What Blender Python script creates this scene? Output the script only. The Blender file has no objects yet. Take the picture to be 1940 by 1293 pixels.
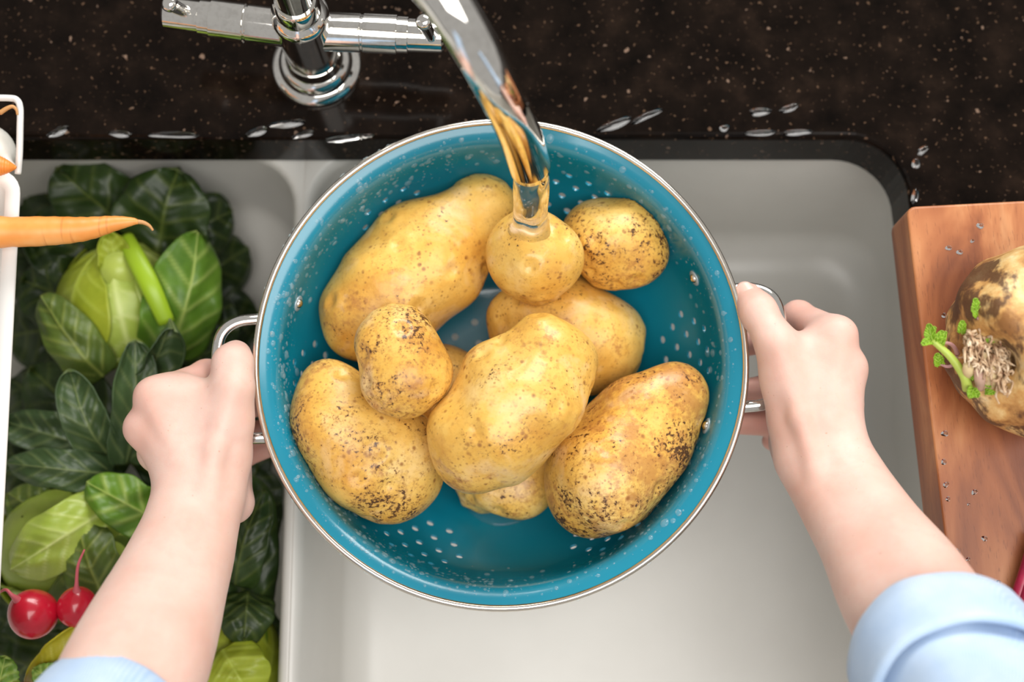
import bpy, bmesh, math, random
import numpy as np
from mathutils import Vector, Matrix, noise as mnoise

random.seed(7)
rng = np.random.default_rng(11)
scene = bpy.context.scene
COL = scene.collection

# ------------------------------------------------------------------ camera
F = 1940 * 50 / 36            # focal length in pixels of the 1940 x 1293 frame
TILT = math.radians(12)
CAM_Z = 0.815                 # height above the worktop
cam_d = bpy.data.cameras.new('camera')
cam = bpy.data.objects.new('camera', cam_d)
COL.objects.link(cam)
cam.location = (0, 0, CAM_Z)
cam.rotation_euler = (TILT, 0, 0)
cam_d.lens = 50
cam_d.sensor_width = 36
cam_d.clip_start = 0.02
cam_d.dof.use_dof = True
cam_d.dof.focus_distance = 0.765
cam_d.dof.aperture_fstop = 4.0
scene.camera = cam

# ------------------------------------------------------------------ light
world = bpy.data.worlds.new('room_light')
scene.world = world
world.use_nodes = True
wb = world.node_tree.nodes['Background']
wb.inputs[0].default_value = (1.0, 0.97, 0.93, 1)
wb.inputs[1].default_value = 0.45

def area(name, loc, target, sx, sy, power, col):
    l = bpy.data.lights.new(name, 'AREA')
    l.shape = 'RECTANGLE'; l.size = sx; l.size_y = sy; l.energy = power; l.color = col
    o = bpy.data.objects.new(name, l); COL.objects.link(o)
    o.location = loc
    o.rotation_euler = (Vector(target) - Vector(loc)).to_track_quat('-Z', 'Y').to_euler()
    return o
area('ceiling_light', (0.45, -0.42, 1.95), (0.40, -0.20, 0), 2.0, 1.2, 44, (1.0, 0.975, 0.94))
area('window_daylight', (0.45, 1.85, 1.05), (0, 0.12, 0), 1.5, 0.9, 48, (1.0, 0.98, 0.95))

vs = scene.view_settings
vs.view_transform = 'Standard'
vs.look = 'None'
vs.exposure = -0.10
vs.gamma = 1.0
vs.use_curve_mapping = False

# ------------------------------------------------------------------ helpers
def P(px, py, z):
    """point of the place at height z that stands under a spot of the photograph"""
    a = (px - 970) / F
    b = -(py - 646.5) / F
    dy = math.sin(TILT) + b * math.cos(TILT)
    dz = -math.cos(TILT) + b * math.sin(TILT)
    s = (z - CAM_Z) / dz
    return Vector((a * s, dy * s, z))

def M_PX(z, py=700):
    """metres per photograph pixel at height z"""
    b = -(py - 646.5) / F
    return (CAM_Z - z) / (math.cos(TILT) - b * math.sin(TILT)) / F

CAMP = Vector((0, 0, CAM_Z))

def tag(o, label=None, cat=None, group=None, kind=None):
    if label: o['label'] = label
    if cat: o['category'] = cat
    if group: o['group'] = group
    if kind: o['kind'] = kind
    return o

def empty(name, loc, label=None, cat=None, group=None, rot=None):
    o = bpy.data.objects.new(name, None)
    COL.objects.link(o)
    o.empty_display_size = 0.02
    M = Matrix.Translation(Vector(loc))
    if rot is not None: M = M @ rot
    o.matrix_world = M
    INV[o.name] = M.inverted()
    return tag(o, label, cat, group)
INV = {}

def link(name, me, mat=None, parent=None, local=False, smooth=True):
    """one mesh object; world-space vertices are moved into the parent's space"""
    o = bpy.data.objects.new(name, me)
    COL.objects.link(o)
    if mat:
        me.materials.clear(); me.materials.append(mat)
    if parent:
        o.parent = parent
        if not local:
            p = parent
            M = Matrix.Identity(4)
            while p:
                if p.name in INV: M = INV[p.name]; break
                p = p.parent
            me.transform(M)
    if smooth:
        me.polygons.foreach_set('use_smooth', [True] * len(me.polygons))
    me.update()
    return o

def mesh(name, verts, faces):
    me = bpy.data.meshes.new(name)
    me.from_pydata([tuple(v) for v in verts], [], [tuple(f) for f in faces])
    me.update()
    return me

def bm_mesh(name, bm):
    me = bpy.data.meshes.new(name)
    bmesh.ops.recalc_face_normals(bm, faces=bm.faces)
    bm.to_mesh(me); bm.free()
    return me

def rebase(o, origin):
    """put a one-mesh thing's origin at a sensible place"""
    origin = Vector(origin)
    o.data.transform(Matrix.Translation(-origin))
    o.location = origin

def grid_faces(nu, nv, closed_v=False):
    f = []
    for i in range(nu - 1):
        for j in range(nv if closed_v else nv - 1):
            j2 = (j + 1) % nv
            f.append((i*nv + j, i*nv + j2, (i+1)*nv + j2, (i+1)*nv + j))
    return f

def catmull(pts, n):
    pts = [np.array(p, float) for p in pts]
    P_ = [2*pts[0]-pts[1]] + pts + [2*pts[-1]-pts[-2]]
    out = []
    segs = len(pts) - 1
    for k in range(n):
        t = k / (n - 1) * segs
        i = min(int(t), segs - 1); u = t - i
        a, b, c, d = P_[i], P_[i+1], P_[i+2], P_[i+3]
        out.append(0.5*((2*b) + (-a+c)*u + (2*a-5*b+4*c-d)*u*u + (-a+3*b-3*c+d)*u**3))
    return out

def tube(pts, radii, nseg=16, n=None, caps=True, closed=False, flat=1.0, flatdir=None):
    """swept tube through points, radius per point"""
    if n:
        rr = catmull([[r, 0, 0] for r in radii], n); radii = [float(r[0]) for r in rr]
        pts = catmull(pts, n)
    pts = [np.array(p, float) for p in pts]
    m = len(pts)
    verts = []; prev = None
    for i in range(m):
        if closed: t = pts[(i+1) % m] - pts[i-1]
        else: t = pts[min(i+1, m-1)] - pts[max(i-1, 0)]
        t = t / (np.linalg.norm(t) + 1e-12)
        if prev is None:
            a = np.array(flatdir if flatdir is not None else ((0, 0, 1) if abs(t[2]) < .9 else (1, 0, 0)), float)
        else: a = prev
        a = a - t * a.dot(t); a /= np.linalg.norm(a)
        b = np.cross(t, a); prev = a
        for j in range(nseg):
            w = 2*math.pi*j/nseg
            verts.append(pts[i] + radii[i]*(math.cos(w)*a*flat + math.sin(w)*b))
    faces = []
    for i in range(m if closed else m - 1):
        for j in range(nseg):
            i2 = (i+1) % m; j2 = (j+1) % nseg
            faces.append((i*nseg+j, i*nseg+j2, i2*nseg+j2, i2*nseg+j))
    if caps and not closed:
        faces.append(tuple(range(nseg-1, -1, -1)))
        faces.append(tuple(range((m-1)*nseg, m*nseg)))
    return verts, faces

def lathe(profile, origin, axis=(0, 0, 1), nseg=40, closed_profile=False):
    """profile: (radius, height along axis)"""
    ax = Vector(axis).normalized()
    q = Vector((0, 0, 1)).rotation_difference(ax)
    verts = []
    for r, h in profile:
        for j in range(nseg):
            w = 2*math.pi*j/nseg
            verts.append(Vector(origin) + q @ Vector((r*math.cos(w), r*math.sin(w), h)))
    n = len(profile)
    faces = []
    for i in range(n if closed_profile else n-1):
        for j in range(nseg):
            i2 = (i+1) % n; j2 = (j+1) % nseg
            faces.append((i*nseg+j, i*nseg+j2, i2*nseg+j2, i2*nseg+j))
    if not closed_profile:
        faces.append(tuple(range(nseg-1, -1, -1)))
        faces.append(tuple(range((n-1)*nseg, n*nseg)))
    return verts, faces

# ---------------------------------------------- implicit surfaces (soft bodies)
class Field:
    def __init__(self, lo, hi, h):
        self.lo = np.array(lo, np.float32); self.h = h
        self.n = np.ceil((np.array(hi) - np.array(lo)) / h).astype(int) + 1
        self.d = np.full(tuple(self.n), 1.0, np.float32)
    def copy(self):
        f = Field.__new__(Field); f.lo, f.h, f.n, f.d = self.lo, self.h, self.n, self.d.copy(); return f
    def box(self, lo, hi):
        a = np.clip(np.floor((np.array(lo) - self.lo)/self.h).astype(int), 0, self.n)
        b = np.clip(np.ceil((np.array(hi) - self.lo)/self.h).astype(int) + 1, 0, self.n)
        sl = tuple(slice(a[i], b[i]) for i in range(3))
        g = [(np.arange(a[i], b[i], dtype=np.float32)*self.h + self.lo[i]) for i in range(3)]
        return sl, np.meshgrid(*g, indexing='ij', sparse=True)
    @staticmethod
    def smin(a, b, k):
        if k <= 0: return np.minimum(a, b)
        h = np.maximum(k - np.abs(a-b), 0)/k
        return np.minimum(a, b) - h*h*k*0.25
    def cone(self, a, b, ra, rb, k=0.0):
        a = np.array(a, float); b = np.array(b, float); m = max(ra, rb) + max(k, .004) + 3*self.h
        sl, (X, Y, Z) = self.box(np.minimum(a, b)-m, np.maximum(a, b)+m)
        ab = b - a; L2 = float(ab.dot(ab)) + 1e-12
        t = np.clip(((X-a[0])*ab[0] + (Y-a[1])*ab[1] + (Z-a[2])*ab[2])/L2, 0, 1)
        d = np.sqrt((X-a[0]-t*ab[0])**2 + (Y-a[1]-t*ab[1])**2 + (Z-a[2]-t*ab[2])**2) - (ra + (rb-ra)*t)
        self.d[sl] = self.smin(self.d[sl], d.astype(np.float32), k)
    def ball(self, c, r, k=0.0):
        self.cone(c, np.array(c, float)+1e-5, r, r, k)
    def dent(self, c, r, k):
        c = np.array(c, float); m = r + k + 3*self.h
        sl, (X, Y, Z) = self.box(c-m, c+m)
        d = np.sqrt((X-c[0])**2 + (Y-c[1])**2 + (Z-c[2])**2) - r
        self.d[sl] = -self.smin(-self.d[sl], d.astype(np.float32), k)
    def chain(self, pts, radii, k=0.004):
        for i in range(len(pts)-1):
            self.cone(pts[i], pts[i+1], radii[i], radii[i+1], k)
    def extract(self, smooth=2):
        d = self.d; n = self.n
        ins = d < 0
        occ = np.zeros(tuple(n-1), np.uint8)
        for dx in (0, 1):
            for dy in (0, 1):
                for dz in (0, 1):
                    occ += ins[dx:n[0]-1+dx, dy:n[1]-1+dy, dz:n[2]-1+dz]
        cells = np.argwhere((occ > 0) & (occ < 8))
        idx = np.full(tuple(n-1), -1, np.int64)
        idx[cells[:, 0], cells[:, 1], cells[:, 2]] = np.arange(len(cells))
        acc = np.zeros((len(cells), 3)); cnt = np.zeros(len(cells))
        corners = [(x, y, z) for x in (0, 1) for y in (0, 1) for z in (0, 1)]
        for c0 in corners:
            for ax in range(3):
                if c0[ax] == 1: continue
                c1 = list(c0); c1[ax] = 1
                v0 = d[cells[:, 0]+c0[0], cells[:, 1]+c0[1], cells[:, 2]+c0[2]]
                v1 = d[cells[:, 0]+c1[0], cells[:, 1]+c1[1], cells[:, 2]+c1[2]]
                msk = (v0 < 0) != (v1 < 0)
                t = np.where(msk, v0/(v0 - v1 + 1e-20), 0)
                p = np.tile(np.array(c0, float), (len(cells), 1)); p[:, ax] += t
                acc[msk] += p[msk]; cnt[msk] += 1
        verts = (cells + acc/np.maximum(cnt, 1)[:, None])*self.h + self.lo
        faces = []
        for ax in range(3):
            o = [i for i in range(3) if i != ax]
            sl0 = [slice(1, -1)]*3; sl1 = [slice(1, -1)]*3
            sl0[ax] = slice(0, -1); sl1[ax] = slice(1, None)
            a_, b_ = ins[tuple(sl0)], ins[tuple(sl1)]
            for flag, rev in ((a_ & ~b_, False), (~a_ & b_, True)):
                e = np.argwhere(flag)
                if len(e) == 0: continue
                e = e + np.array([0 if i == ax else 1 for i in range(3)])
                q = []
                for (u, v) in ((-1, -1), (0, -1), (0, 0), (-1, 0)):
                    c = e.copy(); c[:, o[0]] += u; c[:, o[1]] += v
                    q.append(idx[c[:, 0], c[:, 1], c[:, 2]])
                q = np.stack(q, 1)
                if rev != (ax == 1): q = q[:, ::-1]
                faces.append(q)
        faces = np.concatenate(faces)
        for _ in range(smooth):
            s = np.zeros_like(verts); c = np.zeros(len(verts))
            for i in range(4):
                a_, b_ = faces[:, i], faces[:, (i+1) % 4]
                np.add.at(s, a_, verts[b_]); np.add.at(c, a_, 1)
                np.add.at(s, b_, verts[a_]); np.add.at(c, b_, 1)
            verts = 0.5*verts + 0.5*s/np.maximum(c, 1)[:, None]
        return verts, faces

# ------------------------------------------------------------------ materials
def new_mat(name):
    m = bpy.data.materials.new(name); m.use_nodes = True
    nt = m.node_tree; b = nt.nodes['Principled BSDF']
    return m, nt, b

def N(nt, typ, **kw):
    n = nt.nodes.new(typ)
    for k, v in kw.items():
        if k.startswith('i_'): n.inputs[k[2:].replace('_', ' ')].default_value = v
        else: setattr(n, k, v)
    return n

def noise(nt, vec, scale, detail=3, rough=.55, dist=0):
    n = N(nt, 'ShaderNodeTexNoise'); n.inputs['Scale'].default_value = scale
    n.inputs['Detail'].default_value = detail; n.inputs['Roughness'].default_value = rough
    n.inputs['Distortion'].default_value = dist
    nt.links.new(vec, n.inputs['Vector'])
    return n.outputs['Fac']

def ramp(nt, fac, stops):
    r = N(nt, 'ShaderNodeValToRGB'); e = r.color_ramp.elements
    while len(e) < len(stops): e.new(0.5)
    for el, (p, c) in zip(e, stops):
        el.position = p; el.color = (c if len(c) == 4 else (*c, 1)) if not isinstance(c, (int, float)) else (c, c, c, 1)
    nt.links.new(fac, r.inputs[0])
    return r.outputs[0]

def mix(nt, fac, a, b, mode='MIX'):
    m = N(nt, 'ShaderNodeMix', data_type='RGBA', blend_type=mode)
    for s, v in ((m.inputs[0], fac), (m.inputs[6], a), (m.inputs[7], b)):
        if isinstance(v, (int, float)): s.default_value = v if s == m.inputs[0] else (v, v, v, 1)
        elif isinstance(v, tuple): s.default_value = v if len(v) == 4 else (*v, 1)
        else: nt.links.new(v, s)
    return m.outputs[2]

def coords(nt, which='Object', seed=0.0, scale=(1, 1, 1)):
    t = N(nt, 'ShaderNodeTexCoord'); mp = N(nt, 'ShaderNodeMapping')
    mp.inputs['Location'].default_value = (seed*1.37, seed*.71, seed*2.13)
    mp.inputs['Scale'].default_value = scale
    nt.links.new(t.outputs[which], mp.inputs[0])
    return mp.outputs[0]

def bump(nt, b, h, strength, dist=.001):
    n = N(nt, 'ShaderNodeBump'); n.inputs['Strength'].default_value = strength
    n.inputs['Distance'].default_value = dist
    nt.links.new(h, n.inputs['Height']); nt.links.new(n.outputs[0], b.inputs['Normal'])

def plain(name, col, rough=.4, metal=0, coat=0, spec=.5):
    m, nt, b = new_mat(name)
    b.inputs['Base Color'].default_value = (*col, 1)
    b.inputs['Roughness'].default_value = rough
    b.inputs['Metallic'].default_value = metal
    b.inputs['Coat Weight'].default_value = coat
    b.inputs['Specular IOR Level'].default_value = spec
    return m

def chrome_mat():
    m, nt, b = new_mat('chrome')
    v = coords(nt)
    b.inputs['Metallic'].default_value = 1
    c = mix(nt, ramp(nt, noise(nt, v, 260, 2), [(.45, 0.0), (.7, 1.0)]), (.86, .84, .80), (.76, .74, .70))
    nt.links.new(c, b.inputs['Base Color'])
    b.inputs['Roughness'].default_value = .06
    return m
CHROME = chrome_mat()
STEEL = plain('warm_steel', (.80, .74, .66), .16, 1)
WASHER = plain('grey_washer', (.42, .50, .55), .35, .3)

def water_mat(name='water'):
    m, nt, b = new_mat(name)
    b.inputs['Base Color'].default_value = (1, 1, 1, 1)
    b.inputs['Roughness'].default_value = .0
    b.inputs['IOR'].default_value = 1.33
    b.inputs['Transmission Weight'].default_value = 1
    return m
WATER = water_mat()
def film_mat(name, milk, col):
    """thin water: light passes straight through, the surface mirrors by Fresnel; beads scatter a little"""
    m, nt, b = new_mat(name)
    out = nt.nodes['Material Output']
    tr = N(nt, 'ShaderNodeBsdfTransparent'); gl = N(nt, 'ShaderNodeBsdfGlossy'); df = N(nt, 'ShaderNodeBsdfDiffuse')
    gl.inputs['Roughness'].default_value = .03; df.inputs['Color'].default_value = (*col, 1)
    m1 = N(nt, 'ShaderNodeMixShader'); m1.inputs[0].default_value = milk
    nt.links.new(tr.outputs[0], m1.inputs[1]); nt.links.new(df.outputs[0], m1.inputs[2])
    fr = N(nt, 'ShaderNodeFresnel'); fr.inputs['IOR'].default_value = 1.33
    m2 = N(nt, 'ShaderNodeMixShader')
    ge = N(nt, 'ShaderNodeNewGeometry'); mu = N(nt, 'ShaderNodeMath', operation='SUBTRACT'); mu.use_clamp = True   # only the upper face mirrors
    nt.links.new(fr.outputs[0], mu.inputs[0]); nt.links.new(ge.outputs['Backfacing'], mu.inputs[1])
    nt.links.new(mu.outputs[0], m2.inputs[0]); nt.links.new(m1.outputs[0], m2.inputs[1]); nt.links.new(gl.outputs[0], m2.inputs[2])
    nt.links.new(m2.outputs[0], out.inputs['Surface'])
    return m
FILM = film_mat('water_film', .02, (.7, .85, .9))
BEADS = film_mat('water_beads', .10, (.75, .93, .98))

def enamel_mat():
    m, nt, b = new_mat('teal_enamel')
    v = coords(nt)
    c = mix(nt, ramp(nt, noise(nt, v, 9, 3), [(.35, 0.0), (.7, 1.0)]), (.003, .195, .295), (.006, .225, .33))
    nt.links.new(c, b.inputs['Base Color'])
    b.inputs['Roughness'].default_value = .22
    b.inputs['Coat Weight'].default_value = .5
    b.inputs['Coat Roughness'].default_value = .12
    return m
ENAMEL = enamel_mat()

def granite_mat():
    m, nt, b = new_mat('dark_granite')
    v = coords(nt)
    base = ramp(nt, noise(nt, v, 38, 4, .6), [(.3, (.003, .002, .0015)), (.55, (.008, .005, .0035)), (.8, (.020, .012, .008))])
    n = noise(nt, v, 330, 2, .5)
    sp = ramp(nt, n, [(.66, 0.0), (.72, 1.0)])
    c = mix(nt, sp, base, (.11, .065, .04))
    sp2 = ramp(nt, noise(nt, v, 150, 2, .5), [(.70, 0.0), (.74, 1.0)])
    c = mix(nt, sp2, c, (.19, .125, .09))
    nt.links.new(c, b.inputs['Base Color'])
    b.inputs['Roughness'].default_value = .10
    b.inputs['Specular IOR Level'].default_value = .09
    return m
GRANITE = granite_mat()

def ceramic_mat():
    m, nt, b = new_mat('white_ceramic')
    v = coords(nt)
    c = mix(nt, ramp(nt, noise(nt, v, 7, 4), [(.35, 0.0), (.7, 1.0)]), (.70, .68, .635), (.63, .61, .565))
    nt.links.new(c, b.inputs['Base Color'])
    b.inputs['Roughness'].default_value = .3
    bump(nt, b, noise(nt, v, 60, 2), .06, .002)
    return m
CERAMIC = ceramic_mat()

def wood_mat():
    m, nt, b = new_mat('acacia_wood')
    v = coords(nt, 'Object', 3, (13, 4.2, 13))
    big = noise(nt, v, 1.1, 4, .55, 1.6)
    c1 = ramp(nt, big, [(.36, (.20, .055, .018)), (.46, (.38, .125, .042)), (.54, (.51, .200, .075)), (.64, (.70, .36, .16))])
    vg = coords(nt, 'Object', 8, (34, 3, 34))
    grain = noise(nt, vg, 2.2, 4, .6, .6)
    c = mix(nt, mix(nt, ramp(nt, grain, [(.42, 0.0), (.66, 1.0)]), 0.0, .45), c1, (.30, .095, .036))
    v2 = coords(nt, 'Object', 5, (110, 14, 110))
    f = ramp(nt, noise(nt, v2, 9, 2, .6), [(.62, 0.0), (.70, 1.0)])
    c = mix(nt, mix(nt, f, 0.0, .40), c, (.13, .04, .018))
    nt.links.new(c, b.inputs['Base Color'])
    b.inputs['Roughness'].default_value = .42
    bump(nt, b, noise(nt, v2, 9, 2, .6), .12, .0006)
    return m
WOOD = wood_mat()

def potato_mat(seed, dirt=.4, russet=.3, wet=.3):
    m, nt, b = new_mat('potato_skin')
    v = coords(nt, 'Object', seed)
    big = noise(nt, v, 24, 5, .62)
    skin = ramp(nt, big, [(.28, (.60, .27, .038)), (.45, (.76, .43, .080)), (.58, (.82, .52, .125)), (.72, (.88, .63, .25))])
    fine = noise(nt, v, 210, 5, .7)
    c = mix(nt, mix(nt, ramp(nt, fine, [(.50, 0.0), (.68, 1.0)]), 0.0, .38), skin, (.50, .23, .045))
    # russet, corky areas
    pr = noise(nt, v, 26, 5, .65)
    rm = mix(nt, .40, pr, fine)
    rmask = ramp(nt, rm, [(.585 - .13*russet, 0.0), (.66 - .10*russet, 1.0)])
    c = mix(nt, mix(nt, rmask, 0.0, .66), c, (.42, .17, .045))
    # pale rubbed areas
    pm = ramp(nt, noise(nt, v, 38, 4, .6, .4), [(.55, 0.0), (.70, 1.0)])
    c = mix(nt, mix(nt, pm, 0.0, .38), c, (.88, .66, .41))
    # lenticels: brown dots of two sizes
    gate = ramp(nt, noise(nt, v, 60, 2), [(.40, 0.0), (.58, 1.0)])
    for sc, r0, r1, amt in ((150, .10, .25, .8), (330, .12, .30, .6)):
        vo = N(nt, 'ShaderNodeTexVoronoi', feature='F1'); vo.inputs['Scale'].default_value = sc
        nt.links.new(v, vo.inputs['Vector'])
        dots = ramp(nt, vo.outputs['Distance'], [(r0, 1.0), (r1, 0.0)])
        dm = mix(nt, 1.0, dots, gate, 'MULTIPLY')
        c = mix(nt, mix(nt, dm, 0.0, amt), c, (.27, .095, .022))
    # soil: brown stain with dark flecks gathered in patches
    fl = noise(nt, v, 430, 4, .68)
    pat = noise(nt, v, 32, 4, .62)
    comb = mix(nt, .45, fl, pat)
    t = .640 - .088*dirt
    c = mix(nt, mix(nt, ramp(nt, comb, [(t - .075, 0.0), (t, 1.0)]), 0.0, .50*min(1, dirt + .3)), c, (.36, .14, .035))
    sm = ramp(nt, comb, [(t - .008, 0.0), (t + .022, 1.0)])
    c = mix(nt, mix(nt, sm, 0.0, .93), c, (.060, .020, .007))
    nt.links.new(c, b.inputs['Base Color'])
    b.inputs['Roughness'].default_value = .46 - .16*wet
    b.inputs['Specular IOR Level'].default_value = .45
    b.inputs['Coat Weight'].default_value = .35*wet
    b.inputs['Coat Roughness'].default_value = .12
    bump(nt, b, mix(nt, .5, fine, pr), .5, .0012)
    return m

def skin_mat():
    m, nt, b = new_mat('fair_skin')
    v = coords(nt, 'Generated', 2)
    vo = coords(nt)
    c = ramp(nt, noise(nt, vo, 24, 4, .55), [(.3, (.70, .425, .345)), (.52, (.75, .510, .43)), (.75, (.79, .57, .49))])
    red = N(nt, 'ShaderNodeAttribute', attribute_name='flush_shade')
    c = mix(nt, red.outputs['Fac'], c, (.70, .31, .24))
    c = mix(nt, mix(nt, ramp(nt, noise(nt, vo, 95, 4, .6), [(.48, 0.0), (.68, 1.0)]), 0.0, .28), c, (.72, .40, .33))
    fr = ramp(nt, noise(nt, vo, 420, 1), [(.76, 0.0), (.80, 1.0)])
    c = mix(nt, mix(nt, fr, 0.0, .35), c, (.42, .19, .11))
    nt.links.new(c, b.inputs['Base Color'])
    b.inputs['Roughness'].default_value = .48
    b.inputs['Specular IOR Level'].default_value = .35
    b.inputs['Subsurface Weight'].default_value = .22
    b.inputs['Subsurface Radius'].default_value = (.009, .003, .0015)
    b.inputs['Subsurface Scale'].default_value = .5
    st = coords(nt, 'Object', 1, (1, 1, 1))
    bump(nt, b, mix(nt, .4, noise(nt, st, 900, 3, .6), noise(nt, st, 160, 3, .6)), .16, .0007)
    return m
SKIN = skin_mat()

def denim_mat():
    m, nt, b = new_mat('light_denim')
    v = coords(nt)
    c = ramp(nt, noise(nt, v, 18, 4, .6), [(.25, (.28, .44, .70)), (.5, (.42, .57, .78)), (.75, (.58, .70, .85))])
    w = N(nt, 'ShaderNodeTexWave', wave_type='BANDS', bands_direction='DIAGONAL')
    w.inputs['Scale'].default_value = 420; w.inputs['Distortion'].default_value = 1.5
    nt.links.new(v, w.inputs['Vector'])
    c = mix(nt, mix(nt, w.outputs['Fac'], 0.0, .22), c, (.80, .87, .94))
    nt.links.new(c, b.inputs['Base Color'])
    b.inputs['Roughness'].default_value = .9
    b.inputs['Sheen Weight'].default_value = .2
    bump(nt, b, w.outputs['Fac'], .25, .0005)
    return m
DENIM = denim_mat()

LEAFM = {}
def leaf_mat(name, dark, mid, vein, rough=.45, trans=.15):
    if name in LEAFM: return LEAFM[name]
    m, nt, b = new_mat(name)
    v = coords(nt)
    c = ramp(nt, noise(nt, v, 30, 4, .6), [(.3, dark), (.68, mid)])
    a = N(nt, 'ShaderNodeAttribute', attribute_name='vein')
    c = mix(nt, a.outputs['Fac'], c, vein)
    nt.links.new(c, b.inputs['Base Color'])
    b.inputs['Roughness'].default_value = rough
    b.inputs['Specular IOR Level'].default_value = .4
    b.inputs['Subsurface Weight'].default_value = trans
    b.inputs['Subsurface Radius'].default_value = (.002, .004, .001)
    bump(nt, b, noise(nt, v, 120, 3, .6), .25, .001)
    LEAFM[name] = m
    return m

G_DARK = leaf_mat('dark_green_leaf', (.010, .024, .004), (.030, .058, .010), (.095, .125, .024), .42)
G_GREY = leaf_mat('grey_green_leaf', (.026, .052, .018), (.062, .105, .036), (.165, .210, .075), .40)
G_OLIVE = leaf_mat('olive_green_leaf', (.050, .085, .012), (.110, .160, .022), (.250, .290, .060), .45)
G_BRIGHT = leaf_mat('bright_green_leaf', (.070, .165, .012), (.140, .270, .022), (.420, .520, .130), .42)
G_PALE = leaf_mat('pale_green_leaf', (.270, .370, .040), (.420, .510, .095), (.600, .670, .240), .36)
G_LIME = leaf_mat('lime_yellow_leaf', (.210, .270, .012), (.360, .410, .030), (.450, .530, .080), .42)
G_YELLOW = leaf_mat('yellow_leaf', (.330, .310, .010), (.560, .490, .025), (.640, .600, .110), .45)

# ------------------------------------------------------------------ structure: worktop and sink
TOP = 0.0
Y_EDGE = P(1300, 262, TOP).y            # far edge of the cut-out
X_EDGE = P(1724, 392, TOP).x            # right edge of the cut-out
X_LEFT = -0.62
THICK = 0.04

def worktop():
    r = 0.036
    out = []
    out += [(-1.3, -0.32), (X_LEFT, -0.32), ]
    n = 10
    def arc(cx, cy, a0, a1):
        return [(cx + r*math.cos(a0+(a1-a0)*i/n), cy + r*math.sin(a0+(a1-a0)*i/n)) for i in range(n+1)]
    out += arc(X_LEFT + r, Y_EDGE - r, math.pi, math.pi/2)
    out += arc(X_EDGE - r, Y_EDGE - r, math.pi/2, 0)
    out += [(X_EDGE + .040, -0.32), (1.3, -0.32), (1.3, 1.0), (-1.3, 1.0)]
    bm = bmesh.new()
    vs_ = [bm.verts.new((x, y, -THICK)) for x, y in out]
    f = bm.faces.new(vs_)
    ex = bmesh.ops.extrude_face_region(bm, geom=[f])
    bmesh.ops.translate(bm, verts=[g for g in ex['geom'] if isinstance(g, bmesh.types.BMVert)], vec=(0, 0, THICK))
    edges = [e for e in bm.edges if all(abs(v.co.z) < 1e-6 for v in e.verts)]
    bmesh.ops.bevel(bm, geom=edges, offset=.004, segments=4, profile=.5, affect='EDGES')
    o = link('worktop', bm_mesh('worktop', bm), GRANITE, smooth=False)
    tag(o, 'polished dark brown granite worktop with speckles and a rounded sink cut-out', 'worktop')
    return o
worktop()

SINK_TOP = -THICK - .0005
DIV_L = P(523, 1000, -.05).x
DIV_R = P(592, 1000, -.05).x
FRONT = -0.30
sink = empty('kitchen_sink', ((X_EDGE + DIV_R)/2, 0.1, -.24), 'white ceramic double kitchen sink set under the granite worktop', 'sink')

def rrect(x0, x1, y0, y1, r, z, n=8):
    pts = []
    for cx, cy, a in ((x1-r, y0+r, -math.pi/2), (x1-r, y1-r, 0), (x0+r, y1-r, math.pi/2), (x0+r, y0+r, math.pi)):
        for i in range(n+1):
            w = a + math.pi/2*i/n
            pts.append((cx + r*math.cos(w), cy + r*math.sin(w), z))
    return pts

def basin(x0, x1, y0, y1, depth, lipl, lipr):
    """inner cavity with a rounded lip and a rounded foot; lips may differ left and right"""
    loops = []
    def ring(inset, z, r):
        # inset >0 goes inwards
        loops.append(rrect(x0+inset, x1-inset, y0+inset, y1-inset, max(r, .0005), z))
    o = lipl; drop_ = lipr      # width of the lip; how much it is set down
    ring(-o + .0042, depth - .02, .0005)
    ring(-o + .0042, SINK_TOP - .002 - drop_, .0005)
    for k in range(7):
        a = math.pi/2*k/6
        ring(-.006 + .006*math.sin(a), SINK_TOP - .012 - drop_ + .010*math.cos(a), .034 + .006*(1-math.sin(a)))
    ring(.002, SINK_TOP - .05, .04)
    R = .028
    for k in range(8):
        a = math.pi/2*k/7
        ring(.006 + R*(1-math.cos(a)), depth + R - R*math.sin(a), .04)
    ring(.06, depth - .001, .03)
    nv = len(loops[0])
    verts = [p for l in loops for p in l]
    faces = grid_faces(len(loops), nv, True)
    faces.append(tuple(range((len(loops)-1)*nv, len(loops)*nv)))
    return mesh('basin', verts, faces)
BACK = Y_EDGE + .004
o = link('basin', basin(DIV_R - .004, X_EDGE + .042, FRONT, BACK, -.215, (DIV_R-DIV_L)/2, 0), CERAMIC, sink)
o = link('basin', basin(X_LEFT - .004, DIV_L + .004, FRONT, BACK, -.150, (DIV_R-DIV_L)/2 + .0015, .0003), CERAMIC, sink)

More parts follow.
